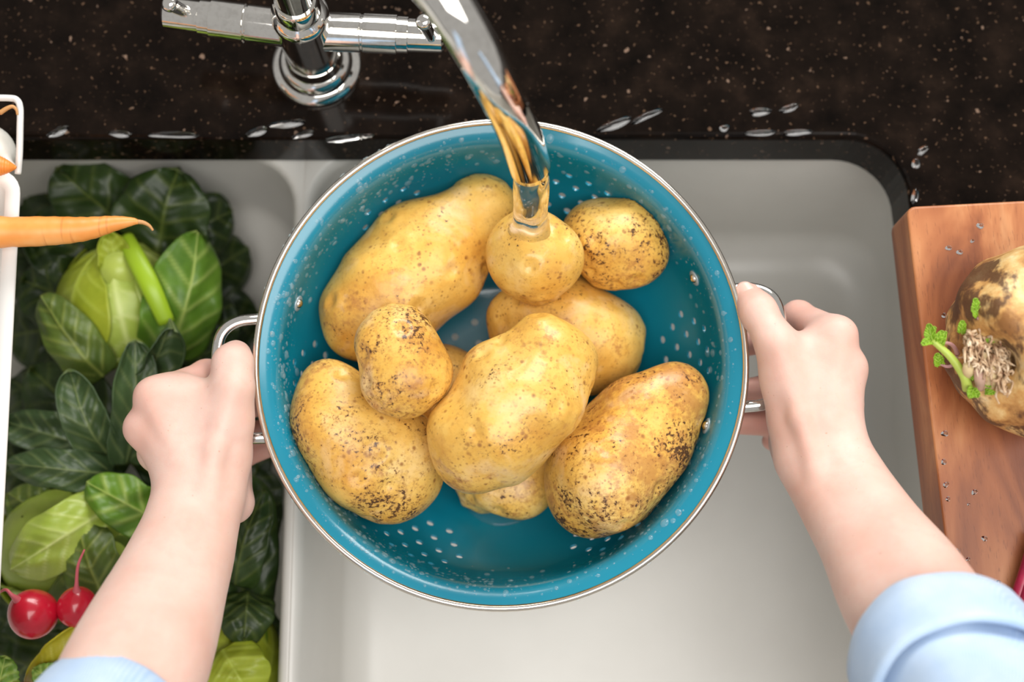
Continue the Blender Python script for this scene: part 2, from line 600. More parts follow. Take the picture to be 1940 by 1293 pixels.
# ------------------------------------------------------------------ chopping board
def chopping_board():
    zt = .044; th = .042
    a = P(1716, 393, zt); b = P(1790, 1028, zt)
    d = (b - a).normalized(); nrm = Vector((-d.y, d.x, 0))    # to the right of the edge seen from above
    if nrm.x < 0: nrm = -nrm
    L = .36; W = .30
    root = a + d*L*.5 + nrm*W*.5; root.z = zt - th
    ang = math.atan2(d.y, d.x) + math.pi/2
    bm = bmesh.new()
    bmesh.ops.create_cube(bm, size=1)
    bmesh.ops.scale(bm, vec=(W, L, th), verts=bm.verts)
    bmesh.ops.translate(bm, vec=(0, 0, th/2), verts=bm.verts)
    vert = [e for e in bm.edges if abs(e.verts[0].co.z - e.verts[1].co.z) > th*.5]
    bmesh.ops.bevel(bm, geom=vert, offset=.005, segments=4, affect='EDGES', profile=.5)
    low = [e for e in bm.edges if all(v.co.z < 1e-5 for v in e.verts)]
    bmesh.ops.bevel(bm, geom=low, offset=.008, segments=4, affect='EDGES', profile=.5)
    hi = [e for e in bm.edges if all(v.co.z > th-1e-5 for v in e.verts)]
    bmesh.ops.bevel(bm, geom=hi, offset=.0015, segments=3, affect='EDGES', profile=.5)
    o = link('chopping_board', bm_mesh('chopping_board', bm), WOOD, smooth=False)
    o.location = root + Vector((0, 0, .0015)); o.rotation_euler = (0, 0, ang)
    tag(o, 'thick reddish brown wooden chopping board over the right edge of the sink', 'chopping board')
    return o
chopping_board()
BOARD = .0455

# ------------------------------------------------------------------ colander
RIMZ = .05
rc = P(949, 682, RIMZ)
COLM = Matrix.Translation(rc) @ Matrix.Rotation(math.radians(4.5), 4, 'X') @ Matrix.Rotation(math.radians(3.7), 4, 'Z')
R_RIM = 464 * M_PX(RIMZ, 682)
PROF = np.array([(R_RIM-.0015, 0), (R_RIM-.0045, -.0012), (R_RIM-.0085, -.0030), (R_RIM-.0112, -.0070), (R_RIM-.0125, -.0130), (R_RIM-.0148, -.026), (R_RIM-.020, -.043),
                 (R_RIM-.030, -.060), (R_RIM-.044, -.0765), (R_RIM-.058, -.0875), (R_RIM-.074, -.0955), (R_RIM-.084, -.098), (.0, -.0985)])
# smooth profile by arc length
def profile_fine(prof, n):
    pts = catmull([(r, z, 0) for r, z in prof], n*6)
    pts = np.array(pts)[:, :2]
    s = np.concatenate([[0], np.cumsum(np.linalg.norm(np.diff(pts, axis=0), axis=1))])
    u = np.linspace(0, s[-1], n)
    return np.stack([np.interp(u, s, pts[:, 0]), np.interp(u, s, pts[:, 1])], 1), u
PF, PU = profile_fine(PROF, 60)
def bowl_z(r):   # height of the inner face at radius r (colander space)
    return float(np.interp(r, PF[::-1, 0], PF[::-1, 1]))
def bowl_point(s, th, off=0):
    r = float(np.interp(s, PU, PF[:, 0])); z = float(np.interp(s, PU, PF[:, 1]))
    e = .0008
    r2 = float(np.interp(s+e, PU, PF[:, 0])); z2 = float(np.interp(s+e, PU, PF[:, 1]))
    t = Vector((r2-r, 0, z2-z)).normalized(); n = Vector((t.z, 0, -t.x))   # inwards / up
    if n.z < 0: n = -n
    p = Vector((r, 0, z)) + n*off
    Rm = Matrix.Rotation(th, 3, 'Z')
    return Rm @ p, Rm @ n

colander = empty('colander', rc, 'turquoise enamel colander full of potatoes held over the sink', 'colander')
colander.matrix_world = COLM; INV[colander.name] = COLM.inverted()

def bowl():
    t = .0014
    nseg = 96
    inner = [(max(r, .0), z) for r, z in PF[:-1]]
    outer = []
    for i, (r, z) in enumerate(PF[:-1]):
        a = PF[max(i-1, 0)]; b = PF[min(i+1, len(PF)-1)]
        d = b - a; d /= np.linalg.norm(d)
        nn = np.array([-d[1], d[0]])
        if nn[1] > 0: nn = -nn
        outer.append((r + nn[0]*t, z + nn[1]*t))
    verts = []
    for pr in (inner, outer):
        for r, z in pr:
            for j in range(nseg):
                w = 2*math.pi*j/nseg
                verts.append((r*math.cos(w), r*math.sin(w), z))
    n = len(inner); faces = []
    for i in range(n-1):
        for j in range(nseg):
            j2 = (j+1) % nseg
            faces.append((i*nseg+j, (i+1)*nseg+j, (i+1)*nseg+j2, i*nseg+j2))
            k = n*nseg
            faces.append((k+i*nseg+j, k+i*nseg+j2, k+(i+1)*nseg+j2, k+(i+1)*nseg+j))
    for j in range(nseg):
        j2 = (j+1) % nseg
        faces.append((j, j2, n*nseg+j2, n*nseg+j))
    ci = len(verts); verts.append((0, 0, PF[-1][1])); verts.append((0, 0, PF[-1][1]-t))
    for j in range(nseg):
        j2 = (j+1) % nseg
        faces.append(((n-1)*nseg+j, ci, (n-1)*nseg+j2))
        faces.append((n*nseg+(n-1)*nseg+j, n*nseg+(n-1)*nseg+j2, ci+1))
    me = mesh('bowl', verts, faces)
    bm = bmesh.new(); bm.from_mesh(me); bmesh.ops.recalc_face_normals(bm, faces=bm.faces); bm.to_mesh(me); bm.free()
    # punched holes: six diamond clusters on the wall, rings in the floor
    cut = []
    sp = .0122
    s_mid = float(np.interp(.051, -PF[:, 1], PU))
    for k in range(6):
        th0 = math.radians(1 + 60*k)
        rows = [(-2, 3), (-1, 4), (0, 5), (1, 4), (2, 3)]
        for row, cnt in rows:
            for i in range(cnt):
                off = (i - (cnt-1)/2)*sp
                s = s_mid + row*sp*.86
                r = float(np.interp(s, PU, PF[:, 0]))
                p, nn = bowl_point(s, th0 + off/r)
                cut.append((p, nn))
    for rr, cnt in ((.0, 1), (.013, 6), (.026, 12), (.039, 16)):
        for i in range(cnt):
            w = 2*math.pi*i/cnt + rr*20
            cut.append((Vector((rr*math.cos(w), rr*math.sin(w), bowl_z(rr))), Vector((0, 0, 1))))
    cv, cf = [], []
    for p, nn in cut:
        b0 = len(cv); v_, f_ = lathe([(.0022, -.006), (.0022, .006)], p, nn, 14)
        cv += v_; cf += [tuple(i+b0 for i in f) for f in f_]
    cme = mesh('cutter', cv, cf)
    bo = bpy.data.objects.new('bowl', me); COL.objects.link(bo)
    co = bpy.data.objects.new('cutter', cme); COL.objects.link(co)
    md = bo.modifiers.new('holes', 'BOOLEAN'); md.operation = 'DIFFERENCE'; md.solver = 'EXACT'; md.object = co
    dg = bpy.context.evaluated_depsgraph_get()
    res = bpy.data.meshes.new_from_object(bo.evaluated_get(dg))
    res.name = 'bowl'
    bpy.data.objects.remove(bo); bpy.data.objects.remove(co)
    # sharp edges at the holes
    res.materials.clear()
    o = link('bowl', res, ENAMEL, colander, local=True)
    res.set_sharp_from_angle(angle=math.radians(40))
    return o
bowl_o = bowl()

v_, f_ = tube([(R_RIM*math.cos(w), R_RIM*math.sin(w), 0) for w in np.linspace(0, 2*math.pi, 129)[:-1]], [.0019]*128, 12, closed=True)
o = link('rim', mesh('rim', v_, f_), STEEL, colander, local=True); tag(o, 'polished steel rolled rim')

def handle(sign):
    th0 = 0 if sign > 0 else math.pi
    half = 118 * M_PX(RIMZ) ; out = 80 * M_PX(RIMZ)
    zh = -.013
    pts = []
    r_in = R_RIM - .012
    def pl(x, y, z): return Matrix.Rotation(th0, 3, 'Z') @ Vector((x, y, z))
    yi = half*.985
    xw = math.sqrt(r_in**2 - yi**2)
    pts = [pl(xw-.001, yi*1.18, -.024), pl(xw+.003, yi*1.08, -.019), pl(xw+.012, yi*1.0, zh-.002), pl(R_RIM+out*.45, yi*.97, zh), pl(R_RIM+out*.85, yi*.80, zh+.001), pl(R_RIM+out, yi*.48, zh+.001),
           pl(R_RIM+out*1.02, 0, zh+.001),
           pl(R_RIM+out, -yi*.48, zh+.001), pl(R_RIM+out*.85, -yi*.80, zh+.001), pl(R_RIM+out*.45, -yi*.97, zh), pl(xw+.012, -yi*1.0, zh-.002), pl(xw+.003, -yi*1.08, -.019), pl(xw-.001, -yi*1.18, -.024)]
    v, f = tube(pts, [.0033]*len(pts), 14, n=72, flat=.8)
    o = link('handle', mesh('handle', v, f), CHROME, colander, local=True)
    tag(o, 'chrome loop handle')
    for sy in (-1, 1):
        a = th0 + sy*math.radians(20.5)
        s = float(np.interp(.022, -PF[:, 1], PU))
        p, nn = bowl_point(s, a)
        v, f = lathe([(.0001, .0026), (.0012, .0024), (.0023, .0017), (.0028, .0006), (.0028, -.0004)][::-1], p, nn, 20)
        rv = link('rivet', mesh('rivet', v, f), STEEL, colander, local=True)
        v, f = lathe([(.0046, -.0002), (.0046, .0004), (.0040, .0008), (.0026, .0008)], p, nn, 24)
        link('washer', mesh('washer', v, f), WASHER, rv, local=True)
handle(1); handle(-1)

def droplets():
    v, f = [], []
    def dome(p, n, r, hgt):
        q = Vector((0, 0, 1)).rotation_difference(n)
        seg = 8 if r > .0008 else 6
        b0 = len(v)
        el = 1 + random.random()*.25; az = random.random()*6.28
        rings = [(1.0, -.15), (.98, .12), (.8, .6), (.42, .92)]
        for rr, hh in rings:
            for j in range(seg):
                w = 2*math.pi*j/seg
                x, y = rr*math.cos(w)*el, rr*math.sin(w)
                v.append(p + q @ Vector(((x*math.cos(az)-y*math.sin(az))*r, (x*math.sin(az)+y*math.cos(az))*r, hh*hgt)))
        v.append(p + q @ Vector((0, 0, hgt)))
        for i in range(3):
            for j in range(seg):
                j2 = (j+1) % seg
                f.append((b0+i*seg+j, b0+i*seg+j2, b0+(i+1)*seg+j2, b0+(i+1)*seg+j))
        for j in range(seg):
            f.append((b0+3*seg+j, b0+3*seg+(j+1) % seg, b0+4*seg))
        f.append(tuple(b0+j for j in range(seg-1, -1, -1)))
    smax = float(np.interp(.045, -PF[:, 1], PU)); smin = float(PU[0]) + .004
    for i in range(3000):
        th = random.random()*2*math.pi
        deg = math.degrees(th)
        dens = .45 + .55*(1 if 95 < deg < 265 else 0)      # wetter towards the left
        if random.random() > dens: continue
        s = smin + (smax-smin)*min(1, abs(random.gauss(.28, .26)))
        p, n = bowl_point(s, th)
        r = .00026 + .0010*random.random()**4 + (.0013 if random.random() < .06 else 0)
        dome(p, n, r, r*.45)
    for i in range(46):                                      # drops hanging on the outside of the rim
        th = random.choice([random.uniform(1.9, 3.0), random.uniform(3.6, 5.6)])
        n = Vector((math.cos(th), math.sin(th), -.3)).normalized()
        p = Vector((R_RIM*math.cos(th), R_RIM*math.sin(th), 0)) + n*.0018
        r = random.uniform(.0006, .0016)
        dome(p, n, r, r*.7)
    o = link('water_droplets', mesh('water_droplets', v, f), BEADS, colander, local=True)
    tag(o, 'clear water droplets beading on the enamel', kind='stuff')
droplets()

# ------------------------------------------------------------------ potatoes
def potato(spec, label, seed, dirt, russet, wet, k=.012, eyes=10, cuts=()):
    """spec: balls (px, py, z, radius in photograph pixels) whose blend gives the outline"""
    cs = []; rs = []
    for px, py, z, r in spec:
        cs.append(np.array(P(px, py, z))); rs.append(r*M_PX(z, py))
    cs_ = np.array(cs); R = max(rs)
    lo = cs_.min(0) - R - .012; hi = cs_.max(0) + R + .012
    h = .0022
    fl = Field(lo, hi, h)
    if len(cs) == 1: fl.ball(cs[0], rs[0])
    for i in range(len(cs)-1):
        fl.cone(cs[i], cs[i+1], rs[i], rs[i+1], k if i else 0)
    v, f = fl.extract(3)
    c = v.mean(0)
    rs_ = np.random.default_rng(seed)
    # large, slow lumps
    nrm = np.zeros_like(v)
    e1 = v[f[:, 1]] - v[f[:, 0]]; e2 = v[f[:, 3]] - v[f[:, 0]]
    fn = np.cross(e1, e2)
    for i in range(4): np.add.at(nrm, f[:, i], fn)
    nrm /= np.linalg.norm(nrm, axis=1)[:, None] + 1e-12
    if ((v - c)*nrm).sum() < 0: nrm = -nrm; f = f[:, ::-1]
    disp = np.zeros(len(v))
    for _ in range(7):
        d = rs_.normal(size=3); d /= np.linalg.norm(d)
        disp += .0007*np.sin((v-c).dot(d)*rs_.uniform(90, 190) + rs_.uniform(0, 6.28))
    # eyes: shallow pits with a brow
    for _ in range(eyes):
        p = v[rs_.integers(len(v))]
        q = np.linalg.norm(v-p, axis=1)
        disp += -.0016*np.exp(-(q/.0035)**2) + .0007*np.exp(-((q-.006)/.003)**2)
    v = v + nrm*disp[:, None]
    # the skin rests against the enamel where it touches the bowl
    inv = np.array(COLM.inverted()); fw = np.array(COLM)
    q = v @ inv[:3, :3].T + inv[:3, 3]
    r = np.hypot(q[:, 0], q[:, 1])
    low = np.where((q[:, 2] < np.interp(r, PF[::-1, 0], PF[::-1, 1])) | (r > R_RIM - .003))[0]
    if len(low):
        u = np.linspace(PU[3], PU[-1], 500)
        pr = np.interp(u, PU, PF[:, 0]); pz = np.interp(u, PU, PF[:, 1])
        k_ = np.argmin((r[low, None]-pr[None])**2 + (q[low, 2][:, None]-pz[None])**2, axis=1)
        ok = q[low, 2] < 0
        low, k_ = low[ok], k_[ok]
        tr = np.gradient(pr); tz_ = np.gradient(pz); ln = np.hypot(tr, tz_)
        nr, nz = tz_/ln, -tr/ln
        rr = pr[k_] + nr[k_]*.0004; zz = pz[k_] + nz[k_]*.0004
        q[low, 0] *= rr/np.maximum(r[low], 1e-6); q[low, 1] *= rr/np.maximum(r[low], 1e-6); q[low, 2] = zz
        v = q @ fw[:3, :3].T + fw[:3, 3]
    o = link('potato', mesh('potato', v, f), potato_mat(seed*3.7, dirt, russet, wet))
    rebase(o, c)
    tag(o, label, 'potato', 'potatoes in the colander')
    return o

potato([(672, 612, .013, 60), (718, 580, .011, 105), (800, 500, .010, 110), (905, 407, .013, 79)],
       'longest potato, smooth and clean, lying against the upper left of the colander', 1, .12, .35, .4)
potato([(1008, 487, .046, 86), (1020, 494, .046, 84)],
       'small round potato directly under the running water', 2, .25, .35, .9)
potato([(1130, 450, .021, 70), (1172, 463, .022, 79), (1198, 472, .023, 71)],
       'small oval potato with black soil flecks at the upper right of the colander', 3, .95, .15, .3)
potato([(1020, 615, -.006, 100), (1075, 632, -.006, 106), (1120, 645, -.006, 97)],
       'smooth yellow potato half hidden behind the big central potato', 4, .05, .05, .3)
potato([(758, 668, .062, 90), (766, 700, .062, 91)],
       'small knobbly round potato resting on top of the long potato', 5, .85, .65, .5, eyes=16)
potato([(903, 838, .054, 84), (925, 826, .054, 101), (980, 758, .056, 114), (1035, 694, .056, 96)],
       'big pale potato lying on top in the middle of the colander', 6, .3, .3, .6, eyes=14)
potato([(628, 750, .025, 71), (660, 815, .024, 96), (715, 870, .020, 108), (757, 900, .016, 86)],
       'speckled kidney-shaped potato at the lower left of the colander', 7, .75, .3, .35)
potato([(1268, 753, .024, 67), (1215, 815, .020, 95), (1150, 895, .020, 106), (1138, 915, .020, 103)],
       'dirtiest brown patched potato at the lower right of the colander', 8, .85, .95, .45)
potato([(938, 902, -.020, 77), (976, 908, -.020, 77)],
       'potato at the bottom peeping out below the big central potato', 9, .55, .5, .3)
potato([(835, 735, -.012, 84), (850, 770, -.012, 82)],
       'shaded potato wedged beneath the small knobbly one', 10, .4, .4, .3)

# water gathered round the lowest potato
def puddle_in_colander():
    inv = COLM.inverted()
    c = inv @ P(955, 912, -.04)
    nu, nv = 12, 40
    rx, ry = 96*M_PX(-.03), 80*M_PX(-.03)
    verts = []
    for i in range(nu):
        u = i/(nu-1)
        for j in range(nv):
            w = 2*math.pi*j/nv
            k = 1 + .06*math.sin(3*w+.5)
            x = c.x + rx*u*k*math.cos(w); y = c.y + ry*u*k*math.sin(w)
            z = bowl_z(math.hypot(x, y)) + .0002 + .0030*(1 - u**3)
            verts.append((x, y, z))
    for i in range(nu):
        u = (nu-1-i)/(nu-1)
        for j in range(nv):
            w = 2*math.pi*j/nv; k = 1 + .06*math.sin(3*w+.5)
            x = c.x + rx*u*k*math.cos(w); y = c.y + ry*u*k*math.sin(w)
            verts.append((x, y, bowl_z(math.hypot(x, y)) + .00015))
    me = mesh('water_puddle', verts, grid_faces(2*nu, nv, True))
    me.transform(COLM)
    bm = bmesh.new(); bm.from_mesh(me); bmesh.ops.remove_doubles(bm, verts=bm.verts, dist=1e-6); bmesh.ops.recalc_face_normals(bm, faces=bm.faces); bm.to_mesh(me); bm.free()
    o = link('water_puddle', me, FILM)
    rebase(o, COLM @ Vector((c.x, c.y, bowl_z(math.hypot(c.x, c.y)))))
    tag(o, 'clear pool of water gathered in the bottom of the colander', 'water')
puddle_in_colander()

# ------------------------------------------------------------------ tap
base = P(601, 126, 0)
tap = empty('kitchen_tap', base, 'chrome mixer tap with curved spout and two side levers behind the sink', 'tap')
bx, by = base.x, base.y
v, f = lathe([(.0275, 0), (.0275, .003), (.0262, .0055), (.0225, .0075), (.0215, .011), (.0195, .0135), (.0178, .0145), (.0170, .019), (.0165, .022)], base, nseg=56)
link('base_flange', mesh('base_flange', v, f), CHROME, tap).data.set_sharp_from_angle(angle=math.radians(38))
v, f = lathe([(.0160, .018), (.0160, .068), (.0165, .071), (.0165, .074), (.0150, .0765), (.0128, .079), (.0128, .090), (.0115, .092)], base, nseg=56)
link('body', mesh('body', v, f), CHROME, tap).data.set_sharp_from_angle(angle=math.radians(38))
out_p = P(1005, 318, .125)
rt = .0106
sp_pts = [(bx, by, .085), (bx, by, .130), (bx, by, .175), (bx+.010, by-.009, .215), (bx+.034, by-.030, .242), tuple(P(800, -62, .249)), tuple(P(845, 2, .245)), tuple(P(900, 85, .233)),
          tuple(P(952, 180, .205)), tuple(P(984, 248, .166)), tuple(out_p)]
def spout():
    path = np.array(catmull(sp_pts, 110))
    for _ in range(70): path[1:-1] = .5*path[1:-1] + .25*(path[2:] + path[:-2])
    vo, fo = tube(path, [rt]*110, 32, caps=False)
    vi, fi = tube(path, [rt-.0016]*110, 32, caps=False)
    k = len(vo); verts = list(vo) + list(vi)
    faces = list(fo) + [tuple(i+k for i in q)[::-1] for q in fi]
    m = 109*32
    for j in range(32):
        j2 = (j+1) % 32
        faces.append((m+j, m+j2, k+m+j2, k+m+j)); faces.append((j2, j, k+j, k+j2))
    return mesh('spout', verts, faces)
link('spout', spout(), CHROME, tap)
# side valves
ca = P(575, 48, .052)
cl = P(312, 24, .052); cr = P(842, 70, .052)
for end, start, rot in ((cl, -1, 0), (cr, 1, 1)):
    d = (end - Vector((bx, by, .052)));
    origin = Vector((bx, by, .052)); L = d.length
    prof = [(.0112, 0), (.0112, .018), (.0112, L*.40), (.0106, L*.405), (.0106, L*.42), (.0114, L*.425), (.0114, L*.66), (.0106, L*.665), (.0105, L*.74), (.0096, L*.745), (.0094, L*.985), (.0080, L)]
    v, f = lathe(prof, origin, d, 40)
    vb = link('valve', mesh('valve', v, f), CHROME, tap)
    if rot: a = P(822, 78, .052); b = P(803, 42, .078)
    else: a = P(366, 30, .052); b = P(322, 8, .074)
    v, f = tube([a, a.lerp(b, .5), b], [.0036, .0036, .0040], 18)
    vb.data.set_sharp_from_angle(angle=math.radians(30))
    lv = link('lever', mesh('lever', v, f), CHROME, vb)
    lv.data.set_sharp_from_angle(angle=math.radians(30))
    v, f = lathe([(.0040, -.002), (.0046, -.001), (.0046, .0015), (.0036, .0032), (.0015, .004)], b, b-a, 24)
    link('lever_tip', mesh('lever_tip', v, f), CHROME, tap)

# water running from the spout onto the small potato
def stream():
    hit = P(1006, 432, .066)
    a = np.array(out_p) + np.array((0, 0, .004)); b = np.array(hit)
    pts = [a, a*.75+b*.25+np.array((0, .0005, -.001)), a*.4+b*.6, b]
    pts = catmull(pts, 26)
    r = np.interp(np.linspace(0, 1, 26), [0, .12, .5, .9, 1], [rt-.0019, rt-.0016, .0092, .0094, .0118])
    v, f = tube(pts, list(r), 36)
    v = np.array(v)
    for i in range(26):                                       # slow twists in the falling sheet
        for j in range(36):
            k = i*36+j; w = 2*math.pi*j/36
            amp = .0006*min(1, i/6)
            off = amp*math.sin(3*w + i*.22) + amp*.7*math.sin(5*w - i*.3)
            d = v[k] - np.array(pts[i]); d /= np.linalg.norm(d)
            v[k] += d*off
    o = link('water_stream', mesh('water_stream', v, f), WATER)
    rebase(o, hit)
    tag(o, 'clear stream of water falling from the spout onto a potato', 'water')
stream()

# ------------------------------------------------------------------ person: two arms holding the colander
person = empty('person', (0, -.25, 0), 'two bare forearms with rolled denim sleeves gripping the colander handles', 'person')

def arm(spec, label):
    lo = np.array([1e9]*3); hi = -lo
    allp = []
    def PT(t): return np.array(P(*t))
    for p in spec['bounds']: allp.append(PT(p))
    allp = np.array(allp); lo = allp.min(0) - .045; hi = allp.max(0) + .045
    palm = Field(lo, hi, .0015)
    # forearm: two bones side by side so the wrist is broad and flat
    fa0 = spec['forearm']
    raw = catmull([PT(p[:3]) for p in fa0], 22); rad = catmull([(p[3], p[4], 0) for p in fa0], 22)
    pts = raw; fa = [(0, 0, 0, float(r[0]), float(r[1])) for r in rad]
    for i in range(len(fa)-1):
        a, b = pts[i], pts[i+1]
        d = b - a; d /= np.linalg.norm(d)
        side = np.cross(d, np.array(CAMP) - a); side /= np.linalg.norm(side)
        wa, wb_ = fa[i][4], fa[i+1][4]
        for s in (-1, 1):
            palm.cone(a + side*wa*s, b + side*wb_*s, fa[i][3], fa[i+1][3], .004 if (i or s > 0) else 0)
    for a, b, ra, rb, k in spec['palm']:
        palm.cone(PT(a), PT(b), ra, rb, k)
    tot = palm.d.copy()
    for fg in spec['fingers']:
        fld = Field(lo, hi, .0015)
        fld.chain([PT(p) for p in fg[0]], fg[1], .005)
        tot = np.minimum(tot, Field.smin(palm.d, fld.d, fg[2]))
    palm.d = tot
    for c, r, k in spec.get('dents', ()): palm.dent(PT(c), r, k)
    v, f = palm.extract(3)
    c = v.mean(0)
    o_me = mesh('arm', v, f)
    # flushed knuckles and thumb tips; tucked-under fingers get their reddish shade painted in
    fl = np.zeros(len(v))
    for p, r, a in spec['flush_shade']:
        q = np.linalg.norm(v - PT(p), axis=1); fl = np.maximum(fl, a*np.exp(-(q/r)**2))
    at = o_me.attributes.new('flush_shade', 'FLOAT', 'POINT'); at.data.foreach_set('value', fl.astype(np.float32))
    bm = bmesh.new(); bm.from_mesh(o_me); bmesh.ops.recalc_face_normals(bm, faces=bm.faces); bm.to_mesh(o_me); bm.free()
    o = link('arm', o_me, SKIN, person)
    tag(o, label)
    return o

left = dict(
    forearm=[(378, 930, .050, .0182, .0045), (358, 1010, .062, .0192, .0045), (330, 1090, .078, .0225, .0045), (252, 1280, .120, .0275, .006), (120, 1560, .185, .025, .004)],
    palm=[((362, 915, .052), (290, 752, .056), .0140, .0092, .010),     # index metacarpal
          ((365, 920, .048), (270, 812, .050), .0140, .0092, .010),     # middle
          ((375, 920, .040), (298, 858, .030), .0140, .0095, .010),
          ((385, 925, .034), (335, 895, .012), .0150, .0095, .010),
          ((395, 915, .050), (430, 800, .054), .0165, .0125, .012),     # thumb metacarpal
          ((380, 860, .050), (330, 770, .052), .0150, .0130, .012),     # back of the hand
          ((420, 860, .046), (400, 780, .050), .0150, .0120, .012),
          ((425, 780, .050), (350, 745, .050), .0100, .0095, .012),     # web
          ((434, 925, .030), (440, 952, .034), .0120, .0124, .005),     # heel of the palm
          ((420, 880, .030), (400, 830, .030), .0150, .0120, .010),
          ((288, 758, .0625), (352, 890, .0660), .0028, .0030, .006),     # tendons under the skin
          ((272, 812, .0570), (355, 905, .0645), .0028, .0030, .006),
          ((440, 740, .0685), (408, 850, .0675), .0032, .0034, .007),
          ((408, 850, .0675), (392, 960, .0700), .0034, .0034, .007)],
    fingers=[([(292, 752, .056), (392, 712, .022), (448, 716, .008), (486, 722, .006)], [.0096, .0086, .0078, .0066], .006),
             ([(272, 812, .050), (352, 788, .008), (432, 775, .000), (492, 768, .000)], [.0098, .0088, .0080, .0066], .006),
             ([(296, 858, .030), (362, 838, -.008), (440, 826, -.014), (505, 815, -.010)], [.0096, .0086, .0078, .0064], .006),
             ([(335, 895, .012), (392, 880, -.018), (450, 866, -.020), (508, 848, -.016)], [.0092, .0082, .0078, .0062], .006),
             ([(430, 800, .056), (441, 735, .060), (441, 690, .056), (447, 674, .049)], [.0122, .0110, .0106, .0086], .008)],
    bounds=[(230, 640, .07), (520, 900, -.03), (120, 1560, .20), (230, 900, -.03)],
    flush_shade=[((441, 665, .05), .013, .35), ((262, 770, .055), .012, .25), ((252, 815, .05), .012, .25), ((370, 705, .03), .016, .5), ((490, 855, -.02), .03, .75), ((490, 770, 0), .03, .6)],
)
arm(left, 'left forearm and hand, thumb on top of the handle')

right = dict(
    forearm=[(1560, 868, .050, .0185, .0055), (1605, 945, .064, .0195, .0052), (1652, 1020, .084, .0215, .005), (1735, 1155, .120, .0260, .006), (1900, 1420, .185, .025, .004)],
    palm=[((1565, 850, .054), (1588, 636, .058), .0150, .0092, .010),
          ((1575, 850, .050), (1606, 700, .052), .0150, .0094, .010),
          ((1578, 855, .040), (1600, 765, .032), .0150, .0095, .010),
          ((1560, 860, .034), (1580, 815, .014), .0150, .0095, .010),
          ((1525, 850, .050), (1492, 720, .056), .0160, .0128, .012),
          ((1545, 790, .052), (1560, 690, .054), .0150, .0130, .012),
          ((1515, 790, .046), (1515, 700, .050), .0150, .0120, .012),
          ((1490, 690, .052), (1560, 645, .052), .0095, .0092, .012),
          ((1500, 842, .030), (1506, 876, .034), .0128, .0115, .005),
          ((1520, 800, .030), (1535, 760, .030), .0150, .0120, .010),
          ((1592, 645, .0640), (1562, 800, .0680), .0028, .0030, .006),
          ((1606, 702, .0590), (1572, 810, .0655), .0028, .0030, .006),
          ((1478, 660, .0690), (1515, 790, .0685), .0032, .0034, .007),
          ((1515, 790, .0685), (1550, 900, .0705), .0034, .0034, .007)],
    fingers=[([(1588, 636, .058), (1512, 600, .024), (1450, 642, .008), (1408, 656, .004)], [.0096, .0086, .0078, .0066], .006),
             ([(1606, 700, .052), (1545, 712, .008), (1462, 735, -.002), (1405, 740, -.002)], [.0098, .0088, .0080, .0066], .006),
             ([(1600, 765, .032), (1548, 785, -.008), (1470, 802, -.014), (1398, 803, -.010)], [.0096, .0086, .0080, .0066], .006),
             ([(1580, 815, .014), (1545, 835, -.018), (1500, 838, -.024), (1462, 836, -.022)], [.0090, .0080, .0076, .0060], .006),
             ([(1490, 725, .058), (1470, 650, .061), (1436, 590, .056), (1418, 563, .050)], [.0122, .0108, .0098, .0080], .008)],
    bounds=[(1390, 520, .07), (1680, 900, -.03), (1900, 1420, .20), (1390, 900, -.03)],
    flush_shade=[((1415, 560, .05), .013, .4), ((1606, 632, .06), .012, .25), ((1630, 695, .05), .012, .25), ((1512, 590, .03), .016, .45), ((1430, 800, -.01), .035, .75), ((1430, 690, 0), .04, .7), ((1440, 740, 0), .03, .6)],
)
arm(right, 'right forearm and hand, thumb along the handle')

# thumbnail of the right hand
def nail(c, along, up, w, l):
    c = Vector(c); y = Vector(along).normalized(); z = Vector(up); z = (z - y*z.dot(y)).normalized(); x = y.cross(z)
    verts = []; nu, nv = 9, 9
    for i in range(nu):
        for j in range(nv):
            a = -1 + 2*i/(nu-1); b = -1 + 2*j/(nv-1)
            aa = a*math.sqrt(max(0, 1-.45*b*b)); bb = b*math.sqrt(max(0, 1-.45*a*a))
            verts.append(c + x*aa*w + y*bb*l + z*(-.0022*aa*aa*1.1 + .0004))
    me = mesh('thumbnail', verts, grid_faces(nu, nv))
    o = link('thumbnail', me, plain('nail', (.80, .50, .42), .25), person)
    md = o.modifiers.new('t', 'SOLIDIFY'); md.thickness = .0006
    return o
tip = P(1418, 563, .050); ip = P(1436, 590, .056)
nail(tip + Vector((-.0030, .0016, .0066)), tip - ip, Vector((-.45, .05, 1)), .0052, .0062)

